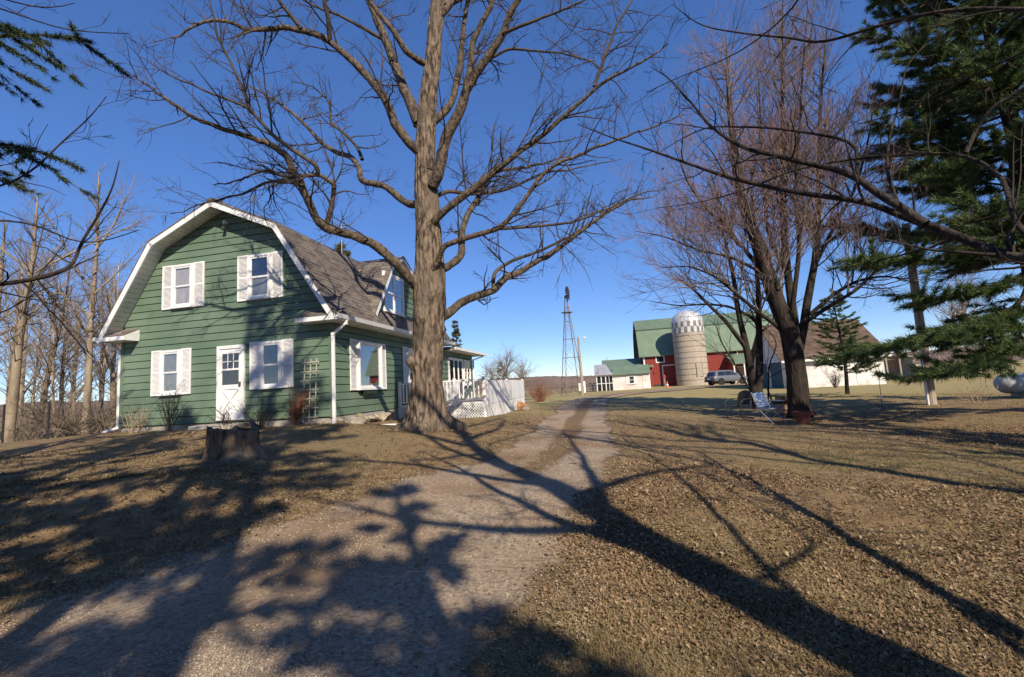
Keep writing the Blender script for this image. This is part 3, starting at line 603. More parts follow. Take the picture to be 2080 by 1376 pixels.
# white well house with porch, left of the barn
WP = atd(1213, 795, 62.5); WP[2] = 0.22
wh = thing('milk_house', 'low white outbuilding with screened porch and green roof beside the barn', 'outbuilding', WP, -YAW)
hw2 = lambda u, w_, v: (u, -w_, v)
MB().box(2.35, 7.2, 0.0, 4.0, 0, 2.15).build('wall', OLDW, wh)
MB().add([(2.2,-.4,2.1),(7.3,-.4,2.1),(7.3,2.1,3.25),(2.2,2.1,3.25),(2.2,-.4,2.2),(7.3,-.4,2.2),(7.3,2.1,3.35),(2.2,2.1,3.35)], [(0,3,2,1),(4,5,6,7),(0,1,5,4),(1,2,6,5),(2,3,7,6),(3,0,4,7)]).build('roof', GREENM, wh)
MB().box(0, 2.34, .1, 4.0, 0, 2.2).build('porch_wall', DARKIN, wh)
for u in (0.0, .62, 1.22, 2.2): MB(hw2).box(u, u+.12, -.09, .04, 0, 2.15).build('post', WHITE, wh)
MB(hw2).box(.12, 2.2, -.08, .03, 1.0, 1.08).build('rail', WHITE, wh); MB(hw2).box(0, 2.34, -.09, .05, 2.0, 2.2).build('rail', WHITE, wh); MB(hw2).box(1.72, 1.78, -.08, .03, 0, 2.0).build('screen_post', WHITE, wh)
MB().add([(-.2,-.35,2.2),(2.3,-.35,2.2),(1.4,1.9,3.65),(-.2,1.9,3.65),(-.2,-.35,2.3),(2.3,-.35,2.3),(1.4,1.9,3.75),(-.2,1.9,3.75)], [(0,3,2,1),(4,5,6,7),(0,1,5,4),(1,2,6,5),(2,3,7,6),(3,0,4,7)]).build('porch_roof', GREYM, wh)
window(lambda u, w_, v: (u, -w_, v), 4.35, 5.15, .75, 1.9, 'dark', parent=wh, shut=.35); MB(hw2).tube([(.35, .06, 2.0), (.35, .3, 3.2)], .05, 6).build('stove_pipe', mat('rusty_pipe', (.30,.14,.07)), wh)
trim_opening(wh, hw2, 6.3, 6.95, .05, 1.75, OLDW, 'door', .06)
shed2 = thing('rear_shed', 'low shed with shaded green metal roof behind the white outbuilding', 'shed', WP + dX * 1.2 + dY * 6.0, -YAW)
MB().box(0, 7.0, 0, 6, 0, 3.0).build('wall', REDW, shed2)
MB().add([(-.3,-.4,3.0),(7.2,-.4,3.0),(7.2,4.5,4.6),(-.3,4.5,4.6),(-.3,-.4,3.1),(7.2,-.4,3.1),(7.2,4.5,4.7),(-.3,4.5,4.7)], [(0,3,2,1),(4,5,6,7),(0,1,5,4),(1,2,6,5),(2,3,7,6),(3,0,4,7)]).build('roof', GREENM, shed2)
# white garage with brown shingle roof
GP = atd(1800, 780, 34.0); GP[2] = hz(GP[0], GP[1]) - .02
gar = thing('garage', 'old white garage with steep brown shingle roof and peeling paint', 'garage', GP, -YAW)
GL, GW = 6.7, 7.5
MB().prism([(0, -.2), (GW, -.2), (GW, 2.5), (GW/2, 5.35), (0, 2.5)], -GL, 0, 'x').build('wall', OLDW, gar)
gf = lambda u, w_, v: (-u, -w_, v)
k = .02
while k < 2.45:
    MB(gf).add([(0,0,k),(GL,0,k),(GL,.022,k),(0,.022,k),(0,0,k+.13),(GL,0,k+.13),(GL,.006,k+.13),(0,.006,k+.13)], [(0,1,2,3),(7,6,5,4),(0,4,5,1),(3,2,6,7),(0,3,7,4),(1,5,6,2)]).build('siding_board', OLDW, gar); k += .135
MB().box(-GL-.05, .05, -.03, .0, -.25, .02).build('foundation', CONC, gar)
for s in (0, 1):
    a = (-.42, 2.22) if s == 0 else (GW + .42, 2.22); B = MB(); n = 24
    for q_ in range(n):
        t0, t1 = q_/n, min(1, (q_+1.1)/n); c = (GW/2, 5.5)
        p0 = (a[0]+(c[0]-a[0])*t0, a[1]+(c[1]-a[1])*t0); p1 = (a[0]+(c[0]-a[0])*t1, a[1]+(c[1]-a[1])*t1)
        B.prism([(p0[0], p0[1]-.1), (p0[0], p0[1]+.035), (p1[0], p1[1]+.008), (p1[0], p1[1]-.1)], -GL-.45, .45, 'x')
    B.build('roof', SHING_B, gar)
MB().box(-GL-.4, .4, -.445, -.42, 2.08, 2.24).build('fascia', WHITE, gar); MB().box(.0, .03, -.025, .12, 0, 2.4).build('corner_board', WHITE, gar)
ge = lambda u, w_, v: (-GL - w_, u, v)
for u in (.6, 3.9): trim_opening(gar, ge, u, u+2.7, 0, 2.2, mat('garage_door_paint', (.06,.10,.11), (.04,.07,.08), 3), 'door', .1)
MB(gf).box(1.0, 1.9, .022, .04, .1, 1.9).build('door', OLDW, gar)
# open pole shed behind the garage
OP = atd(1803, 762, 46.0); OP[2] = hz(OP[0], OP[1])
osd = thing('pole_shed', 'small open fronted pole shed with tin roof behind the garage', 'shed', OP, -YAW)
MB().box(0, 2.5, 2.4, 2.5, 0, 1.9).build('back_wall', WOODP, osd); MB().box(2.42, 2.5, 0, 2.4, 0, 1.95).build('side_wall', GREYM, osd)
for x in (.0, 1.2, 2.4): MB().box(x, x+.12, 0, .12, 0, 2.2).build('post', WOODP, osd)
MB().add([(-.3,-.3,2.5),(2.7,-.3,2.0),(2.7,2.7,1.85),(-.3,2.7,2.3),(-.3,-.3,2.56),(2.7,-.3,2.06),(2.7,2.7,1.91),(-.3,2.7,2.36)], [(0,3,2,1),(4,5,6,7),(0,1,5,4),(1,2,6,5),(2,3,7,6),(3,0,4,7)]).build('roof', GREYM, osd)
# rail fences
def rail_fence(label, A, B, n, hgt=1.25, mt=OLDW):
    A = np.array(A); B = np.array(B); t = thing('rail_fence', label, 'fence', (A[0], A[1], hz(A[0], A[1])))
    for k in range(n + 1):
        p = A + (B - A) * k / n; z_ = hz(p[0], p[1]) - t.location[2]; p = p - A
        MB().box(p[0]-.07, p[0]+.07, p[1]-.07, p[1]+.07, z_-.2, z_+hgt+.08).build('post', mt, t)
        if k < n:
            q_ = A + (B - A) * (k+1) / n; zq = hz(q_[0], q_[1]) - t.location[2]; q_ = q_ - A
            for h_ in (.35, .75, 1.15): MB().beam((p[0], p[1]-.08, z_+h_), (q_[0], q_[1]-.08, zq+h_), .04, .13).build('rail', mt, t)
a = atd(1846, 758, 52); b = atd(2010, 752, 54)
rail_fence('white three rail fence at the far edge of the lawn beside the pole shed', (a[0], a[1]), (b[0], b[1]), 4)
a = atd(1195, 795, 70); b = atd(1215, 793, 66)
rail_fence('grey rail fence between the windmill and the white outbuilding', (a[0], a[1]), (b[0], b[1]), 2, 1.2, WOODP)
# windmill
WMP = atd(1164, 800, 55); WMP[2] = hz(WMP[0], WMP[1]) - .1
wm = thing('windmill', 'tall steel lattice windmill tower with a small bladed wheel', 'windmill', WMP, R(8))
TH = 12.2; hw = lambda z_: 1.15 * (1 - z_ / (TH * 1.05)) + .05
for sx in (-1, 1):
    for sy in (-1, 1):
        MB().beam((sx*hw(0), sy*hw(0), -.3), (sx*hw(TH), sy*hw(TH), TH), .075).build('leg', STEEL, wm)
lev = [0, 2.4, 4.7, 7.0, 9.2, 11.0]
for z0, z1 in zip(lev, lev[1:]):
    for k in range(4):
        c = [(-1,-1),(1,-1),(1,1),(-1,1)]; (ax, ay), (bx, by) = c[k], c[(k+1) % 4]; w0, w1 = hw(z0), hw(z1)
        MB().beam((ax*w1, ay*w1, z1), (bx*w1, by*w1, z1), .05).build('girt', STEEL, wm)
        MB().beam((ax*w0, ay*w0, z0), (bx*w1, by*w1, z1), .022).build('brace', STEEL, wm); MB().beam((bx*w0, by*w0, z0), (ax*w1, ay*w1, z1), .022).build('brace', STEEL, wm)
for k in range(30): MB().beam((-hw(k*.36)-.0, -hw(k*.36)-.03, k*.36+.4), (-hw(k*.36)+.28, -hw(k*.36)-.03, k*.36+.4), .022).build('ladder_rung', STEEL, wm)
MB().box(-.65, .65, -.5, .5, 10.3, 10.36).build('platform', STEEL, wm)
MB().box(-.1, .1, -.25, .45, TH, TH+.3).build('gearbox', IRON, wm)
wheel = MB().lathe([(.12, -.05), (.12, .05)], 8).build('wheel', IRON, wm); wheel.location = (.1, -.42, TH+.45); wheel.rotation_euler = (R(90), 0, R(58))
for k in range(14):
    a = 2*math.pi*k/14; c, s_ = math.cos(a), math.sin(a); B = MB()
    B.add([(c*.2-s_*.05, s_*.2+c*.05, .0), (c*.2+s_*.05, s_*.2-c*.05, .03), (c*.85+s_*.17, s_*.85-c*.17, .12), (c*.85-s_*.17, s_*.85+c*.17, -.05)], [(0,1,2,3)]); o = B.build('blade', IRON, wheel, fix=False)
    md = o.modifiers.new('t', 'SOLIDIFY'); md.thickness = .012
tl = MB().add([(0,.4,.1),(0,1.5,-.1),(0,1.6,.75),(0,.5,.35),(.02,.4,.1),(.02,1.5,-.1),(.02,1.6,.75),(.02,.5,.35)], [(0,1,2,3),(7,6,5,4),(0,4,5,1),(1,5,6,2),(2,6,7,3),(3,7,4,0)]).build('tail_vane', IRON, wm); tl.location = (0, 0, TH+.1); tl.rotation_euler = (0, 0, R(-32))
# yard light pole
YP = atd(1183, 800, 44); YP[2] = hz(YP[0], YP[1]) - .05
yp = thing('yard_light_pole', 'wooden yard light pole with lamp arm and meter boxes beside the windmill', 'light pole', YP)
MB().tube([(0, 0, 0), (.02, 0, 3), (.0, 0, 5.75)], [.15, .13, .10], 10).build('pole', WOODP, yp)
MB().tube([(0, 0, 5.6), (.2, -.1, 5.72), (.5, -.25, 5.72)], .025, 6).build('lamp_arm', WHITE, yp); MB().lathe([(.05, 5.74), (.13, 5.70), (.15, 5.62), (.06, 5.58)], 10, (.58, -.28)).build('lamp', WHITE, yp)
MB().box(-.34, -.14, -.2, .0, .5, 1.25).build('meter_box', OLDW, yp); MB().box(.14, .34, -.15, 0, .3, 1.4).build('meter_box', WHITE, yp); MB().tube([(.2, -.05, 1.4), (.14, -.03, 2.2), (.12, -.02, 3.4)], .03, 6).build('conduit', GREYM, yp)
# utility pole right
UP = atd(1894, 826, 15.4); UP[2] = hz(UP[0], UP[1]) - .05
upo = thing('utility_pole', 'weathered wooden utility pole with white conduit beside the pine', 'utility pole', UP)
MB().tube([(0, 0, 0), (.02, 0, 2.5), (.06, 0, 5), (.08, 0, 6.4)], [.135, .13, .12, .11], 14).build('pole', WOODP, upo)
MB().tube([(-.165, -.05, 0), (-.16, -.05, 1.2), (-.145, -.04, 2.3)], .035, 8).build('conduit', WHITE, upo); MB().lathe([(.14, 1.02), (.146, 1.03), (.146, 1.18), (.14, 1.19)], 14).build('metal_band', STEEL, upo)
for z_ in (2.4, 5.0, 6.1): MB().box(-.22, .2, -.03, .03, z_, z_+.05).build('bracket', STEEL, upo)
# propane tank
TP = atd(2062, 818, 16.6); TP[2] = hz(TP[0], TP[1])
pt = thing('propane_tank', 'silver grey horizontal propane tank at the edge of the lawn', 'tank', TP, R(-12))
prof = [(.02, -.1), (.22, -.02), (.34, .12), (.37, .3), (.37, 2.0), (.34, 2.18), (.22, 2.32), (.02, 2.4)]
o = MB().lathe(prof, 20).build('tank', mat('tank_paint', (.46,.46,.46), (.38,.38,.38), 3, .65), pt, smooth=True); o.rotation_euler = (0, R(90), 0); o.location = (-.4, 0, .52)
for x in (.2, 1.4): MB().box(x-.08, x+.08, -.3, .3, -.05, .22).build('cradle', CONC, pt)
d_ = MB().lathe([(.14, .86), (.16, .95), (.12, 1.05), (.02, 1.08)], 12, (.7, 0)).build('valve_hood', GREYM, pt)
# traffic cone and hydrant in the yard
CPn = atd(1356, 788, 57); CPn[2] = hz(CPn[0], CPn[1])
cn = thing('traffic_cone', 'orange traffic cone in front of the red barn', 'cone', CPn)
MB().box(-.22, .22, -.22, .22, 0, .04).build('base', mat('cone_orange', (.80,.16,.03), None, 3, .6), cn); MB().lathe([(.18, .04), (.04, .85), (.03, .86)], 14).build('cone', mat('cone_orange_body', (.80,.16,.03), None, 3, .6), cn)
MB().lathe([(.135, .30), (.10, .48), (.105, .48), (.14, .30)], 14).build('reflective_collar', WHITE, cn)
HP = CPn + np.array([.0, .8, 0]); hy = thing('yard_hydrant', 'red yard hydrant standing behind the orange cone', 'hydrant', HP)
MB().tube([(0, 0, 0), (0, 0, 1.3)], .05, 8).build('standpipe', mat('pale_pipe', (.5,.45,.42)), hy); MB().lathe([(.06, 1.25), (.13, 1.3), (.13, 1.5), (.09, 1.62), (.02, 1.68)], 10).build('head', mat('hydrant_red', (.5,.06,.05), None, 3, .5), hy); MB().tube([(0, 0, 1.45), (.12, -.12, 1.42), (.16, -.16, 1.3)], .035, 6).build('spout', mat('hydrant_spout', (.5,.06,.05), None, 3, .5), hy)
# SUV
CARP = atd(1477, 784, 51); CARP[2] = hz(CARP[0], CARP[1]) + .02
car = thing('parked_car', 'grey compact SUV parked in front of the barn', 'car', CARP, R(12))
PAINT = mat('car_paint_grey', (.13,.135,.15), (.12,.125,.14), 3, .25, spec=.6); TYRE = mat('tyre', (.02,.02,.02), None, 4, .9); RIM = mat('alloy', (.5,.5,.52), None, 4, .35, metal=.7); CGL = glass('car_glass', (.015,.02,.025))
sec = [(-2.15,.45,.62,.72),(-2.22,.55,.95,.80),(-2.05,.42,1.02,.86),(-1.5,.38,1.05,.90),(-.3,.36,1.03,.91),(.8,.36,1.0,.91),(1.3,.38,.97,.90),(1.9,.40,.86,.86),(2.2,.45,.72,.74),(2.25,.5,.6,.66)]
vs, fs = [], []
for x, zb, zt, hwid in sec:
    vs += [(x,-hwid*.92,zb),(x,-hwid,zb+.12),(x,-hwid,zt-.12),(x,-hwid*.93,zt),(x,hwid*.93,zt),(x,hwid,zt-.12),(x,hwid,zb+.12),(x,hwid*.92,zb)]
for k in range(len(sec)-1): fs += [(k*8+i, k*8+(i+1) % 8, (k+1)*8+(i+1) % 8, (k+1)*8+i) for i in range(8)]
fs += [tuple(range(8)), tuple(range((len(sec)-1)*8, len(sec)*8))[::-1]]
MB().add(vs, fs).build('body', PAINT, car, smooth=True)
cab = [(-2.0,1.0,.80),(-1.75,1.52,.66),(-1.2,1.64,.64),(.1,1.62,.64),(.55,1.45,.66),(1.25,.98,.80)]
vs = [];  fs = []
for x, zt, hwid in cab: vs += [(x,-.84,.98),(x,-hwid,zt),(x,hwid,zt),(x,.84,.98)]
for k in range(len(cab)-1): fs += [(k*4+i, k*4+i+1, (k+1)*4+i+1, (k+1)*4+i) for i in range(3)]
fs += [(0,1,2,3), (23,22,21,20)]
MB().add(vs, fs).build('cabin', PAINT, car)
for s in (-1, 1):
    for xa, xb in ((-1.62, -.72), (-.66, .10), (.16, .62)):
        zt = lambda x: 1.50 if x < .2 else 1.5 - (x-.2)*.75
        y = lambda z_: s*(.845 - (z_-.98)*.30)
        MB().add([(xa,y(1.06)+s*.012,1.06),(xb+.25*(xb>.5),y(1.06)+s*.012,1.06),(xb,y(zt(xb))+s*.012,zt(xb)),(xa+.12*(xa<-1.5),y(zt(xa))+s*.012,zt(xa)),(xa,y(1.06),1.06),(xb+.25*(xb>.5),y(1.06),1.06),(xb,y(zt(xb)),zt(xb)),(xa+.12*(xa<-1.5),y(zt(xa)),zt(xa))], [(0,1,2,3),(7,6,5,4),(0,4,5,1),(1,5,6,2),(2,6,7,3),(3,7,4,0)]).build('side_window', CGL, car)
    for x in (-1.32, 1.38):
        wl = empty('wheel', (x, s*.80, .36)); wl.parent = car; wl.rotation_euler = (R(90), 0, 0)
        MB().lathe([(.22, -.1), (.345, -.1), (.36, -.06), (.36, .06), (.345, .1), (.22, .1)], 20).build('tyre', TYRE, wl); MB().lathe([(.05, -.09), (.23, -.085), (.235, .085), (.05, .11)], 14).build('rim', RIM, wl)
        MB().lathe([(.40, -.02), (.43, -.02), (.43, .02), (.40, .02)], 20).build('wheel_arch', TYRE, wl).location = (0, 0, -s*.09)
    MB().box(-2.2, -2.0, s*.62-.12, s*.62+.12, .80, 1.02).build('tail_light', mat('tail_light_red', (.45,.03,.03), None, 3, .3), car)
MB().add([(-2.03,-.62,1.04),(-2.03,.62,1.04),(-1.83,.52,1.45),(-1.83,-.52,1.45),(-2.0,-.62,1.04),(-2.0,.62,1.04),(-1.80,.52,1.45),(-1.80,-.52,1.45)], [(0,1,2,3),(7,6,5,4),(0,4,5,1),(1,5,6,2),(2,6,7,3),(3,7,4,0)]).build('rear_window', CGL, car)
MB().box(-2.27, -2.2, -.25, .25, .66, .80).build('number_plate', WHITE, car); MB().box(-2.28, -2.0, -.8, .8, .40, .56).build('bumper', TYRE, car)
# ------------------------------------------------------------------ trees
class Tree:
    """polylines sorted into trunk / limb / crown meshes"""
    def __init__(s, seed): s.r = np.random.default_rng(seed); s.fine = []; s.tips = []
    def rnd(s, a, b): return s.r.uniform(a, b)
    def path(s, p, d, L, n, wig, up):
        d = np.array(d, float); d /= math.sqrt(d @ d); e = s.r.normal(0, wig, (n, 3)); e[:, 2] += up
        D = d + np.cumsum(e, axis=0); D *= (L / n / np.sqrt((D * D).sum(1)))[:, None]; P = np.empty((n + 1, 3)); P[0] = p; P[1:] = p + np.cumsum(D, axis=0)
        return P
    def side(s, T, ang, bias=0.15):
        a = s.r.normal(0, 1, 3); a -= T * np.dot(a, T); a /= np.linalg.norm(a) + 1e-9; a = a + np.array([0, 0, bias]); a -= T * np.dot(a, T); a /= np.linalg.norm(a) + 1e-9
        return T * math.cos(ang) + a * math.sin(ang)
    def spawn(s, P, rad, lvl, C):
        """children along polyline P; C: dict per level of (per metre, length factor, angle, radius factor, wiggle, up)"""
        if lvl not in C: return
        c = C[lvl]; seg = np.linalg.norm(np.diff(P, axis=0), axis=1); cum = np.concatenate([[0], np.cumsum(seg)]); L = cum[-1]
        n = s.r.poisson(c['n'] * L) if c['n'] * L < 400 else int(c['n'] * L)
        for _ in range(max(n, c.get('min', 0))):
            t = L * (c.get('t0', .15) + (1 - c.get('t0', .15)) * s.r.random()); k = min(np.searchsorted(cum, t) - 1, len(P) - 2); k = max(k, 0); f = (t - cum[k]) / max(seg[k], 1e-6)
            p = P[k] + (P[k+1] - P[k]) * f; T = (P[k+1] - P[k]) / max(seg[k], 1e-6); r = rad[k] + (rad[k+1] - rad[k]) * f
            ln = c['len'] * s.rnd(.45, 1.2) * (1.15 - .6 * t / L) if c.get('abs') else L * c['len'] * s.rnd(.5, 1.2) * (1.2 - .7 * t / L)
            r0 = max(min(r * c['r'], c.get('rmax', .05)), .0035)
            Q = s.path(p, s.side(T, R(s.rnd(*c['ang'])), c.get('bias', .15)), ln, c.get('seg', 5), c.get('wig', .14), c.get('up', .03))
            rr = np.linspace(r0, max(r0 * .3, .0025), len(Q)); s.fine.append((Q, rr, c.get('sides', 3), lvl)); s.spawn(Q, rr, lvl + 1, C)
    def fine_mesh(s, name, mt, parent, tipfrom=None):
        VV, FF, o, TT = [], [], 0, []; groups = {}
        for Q, rr, n, lvl in s.fine: groups.setdefault((len(Q), n), []).append((Q, rr, lvl))
        for (k, n), G in groups.items():
            P = np.array([g[0] for g in G]); rad = np.array([g[1] for g in G]); m_ = len(G); T = np.gradient(P, axis=1); T /= np.linalg.norm(T, axis=2)[..., None] + 1e-9
            a = np.where(np.abs(T[:, 0, 2:3]) < .9, np.array([[0., 0, 1]]), np.array([[1., 0, 0]])); x = np.cross(T[:, 0], a); ang = np.arange(n) * 2 * math.pi / n; V = np.empty((m_, k, n, 3))
            for i_ in range(k):
                x = x - T[:, i_] * (x * T[:, i_]).sum(1)[:, None]; x /= np.linalg.norm(x, axis=1)[:, None] + 1e-9; y = np.cross(T[:, i_], x)
                V[:, i_] = P[:, i_, None] + rad[:, i_, None, None] * (np.cos(ang)[None, :, None] * x[:, None] + np.sin(ang)[None, :, None] * y[:, None])
            i_ = np.arange(n); q = np.stack([i_, (i_+1) % n, (i_+1) % n + n, i_ + n], 1); Fq = (q[None] + (np.arange(k-1) * n)[:, None, None]).reshape(-1, 4)
            VV.append(V.reshape(-1, 3)); FF.append((Fq[None] + (np.arange(m_) * k * n)[:, None, None]).reshape(-1, 4) + o); o += m_ * k * n
            if tipfrom is not None: TT.append(np.concatenate([np.repeat(np.linspace(0, 1, k) if g[2] >= tipfrom else np.zeros(k), n) for g in G]))
        if not VV: return None
        return raw_mesh(name, np.concatenate(VV), np.concatenate(FF), mt, parent, tint=np.concatenate(TT) if tipfrom is not None else None)
def sm(P, n=None):
    P = np.asarray(P, float); n = n or len(P) * 5; c = np.concatenate([[0], np.cumsum(np.linalg.norm(np.diff(P, axis=0), axis=1))])
    t = np.linspace(0, c[-1], n); Q = np.stack([np.interp(t, c, P[:, k]) for k in range(3)], 1)
    for _ in range(3): Q[1:-1] = .25 * Q[:-2] + .5 * Q[1:-1] + .25 * Q[2:]
    return Q
def limb_mesh(P, rad, mt, parent, name='limb', n=9, rough=.06, seed=0, flare=0.0):
    """a knobby tapering branch"""
    V, Fq = tube_arrays(P, np.ones(len(P)), n); V = V.reshape(len(P), n, 3); r = np.random.default_rng(seed); rad = np.asarray(rad)
    nz_ = 1 + rough * (vnoise(np.arange(len(P))[:, None] * .55 + 0 * np.arange(n)[None], np.arange(n)[None] * .9 + 0 * np.arange(len(P))[:, None], seed + 3) - .5) * 2
    V = P[:, None] + (V - P[:, None]) * (rad[:, None] * nz_)[..., None]
    return raw_mesh(name, V.reshape(-1, 3), Fq, mt, parent)
def blades(C, D, ln, wd, n, spread, r, droop=0.0):
    """needle sprays: n thin triangles per tuft centre C with axis D"""
    N_ = len(C); d = D[:, None, :] + r.normal(0, spread, (N_, n, 3)); d[..., 2] -= droop; d /= np.linalg.norm(d, axis=2)[..., None]
    s_ = np.cross(d, r.normal(0, 1, (N_, n, 3))); s_ /= np.linalg.norm(s_, axis=2)[..., None] + 1e-9
    L_ = ln * r.uniform(.6, 1.15, (N_, n, 1)); b = C[:, None, :] + r.normal(0, ln * .10, (N_, n, 3))
    V = np.stack([b - s_ * wd / 2, b + s_ * wd / 2, b + d * L_], 2).reshape(-1, 3)
    return V, np.arange(len(V)).reshape(-1, 3)
TWC = {1: dict(n=1.5, len=.42, ang=(35, 70), r=.5, rmax=.045, sides=5, seg=6, wig=.16, up=.03), 2: dict(n=2.6, len=.42, ang=(30, 65), r=.55, rmax=.02, sides=4, seg=5, wig=.15, up=.03), 3: dict(n=4.5, len=.45, ang=(25, 60), r=.6, rmax=.008, sides=3, seg=4, wig=.14, up=.02)}

# --- the big bare tree beside the house, limbs traced from the photograph
BT = atd(870, 868, 11.0); BT[2] = hz(BT[0], BT[1]) - .12
big = thing('oak_tree', 'massive old bare tree with knobbly trunk standing beside the green house', 'tree', BT)
tw = Tree(3)
tr_px = [(872,890,50),(871,868,50),(869,845,42),(868,820,38.5),(868,780,34.5),(869,740,33.5),(870,700,33),(872,640,36),(873,600,36.5),(873,560,34),(872,520,31),(869,450,27.5),(866,400,26),(863,330,23),(865,280,21.5),(870,200,20),(879,130,18.5),(884,60,17),(889,0,16),(893,-90,17),(896,-200,14),(900,-330,10),(905,-480,6),(910,-640,3)]
def px_line(L, D0, D1, wscale=True):
    n = len(L); P = np.array([atd(a[0], a[1], D0 + (D1 - D0) * k / (n - 1)) for k, a in enumerate(L)]); return P
TP_ = spline(px_line([(a, b) for a, b, c in tr_px], 11.0, 11.0), 150); TR_ = np.interp(np.linspace(0, 1, 150), np.linspace(0, 1, len(tr_px)), [c * 11.0 / 1000 for a, b, c in tr_px])
def trunk_mesh(P, rad, mt, parent, n=72, burls=(), flare=.5, seed=1, ridges=1.0, sink=0.0):
    V, Fq = tube_arrays(P, np.ones(len(P)), n); V = V.reshape(len(P), n, 3); U = V - P[:, None]; th = np.arange(n)[None] * 2 * math.pi / n; hgt = np.clip(P[:, 2] - P[0, 2] - sink, 0, 99)[:, None]
    k = 1 + .075 * ridges * np.sin(th * 17 + 2 * vnoise(hgt * 1.3 + 0 * th, th * 2, seed)) * vnoise(th * 9 + 0 * hgt, hgt * 2, seed + 1) + .10 * (vnoise(hgt * 1.6 + 0*th, np.cos(th) * 1.5 + 5 + 0*hgt, seed + 2) - .5) + .06 * (vnoise(hgt * 6 + 0*th, np.sin(th) * 4 + 9 + 0*hgt, seed + 4) - .5)
    lob = np.clip(np.sin(th * 4 + 1.3 + .9 * np.sin(th * 2)), 0, 1) ** 1.5 + .6 * np.clip(np.sin(th * 7 + .4), 0, 1) ** 2; k = k + flare * (np.exp(-hgt / .16) * (.12 + 1.0 * lob) + .16 * np.exp(-hgt / .45) * (.2 + .8 * lob))
    V = P[:, None] + U * (np.asarray(rad)[:, None] * k)[..., None]
    for (bp, br, bh) in burls:
        d = np.linalg.norm(V - np.array(bp), axis=2); wgt = np.exp(-(d / br) ** 2) * bh; V = V + U * wgt[..., None]
    return raw_mesh('trunk', V.reshape(-1, 3), Fq, mt, parent)
def loc(P, o): return P - np.array(o)
burls = [(loc(atd(838, 735, 10.75), BT), .17, .20), (loc(atd(902, 668, 10.8), BT), .14, .14), (loc(atd(900, 585, 10.7), BT), .13, .16), (loc(atd(845, 570, 10.8), BT), .13, .10), (loc(atd(872, 730, 10.55), BT), .10, .06), (loc(atd(850, 640, 10.6), BT), .14, .06), (loc(atd(880, 600, 10.6), BT), .12, .07)]
trunk_mesh(loc(TP_, BT), TR_, BARK, big, burls=burls, flare=.42, sink=.26)
z6 = lambda L: [(400 + a / 2.219, b / 2.219) for a, b in L]
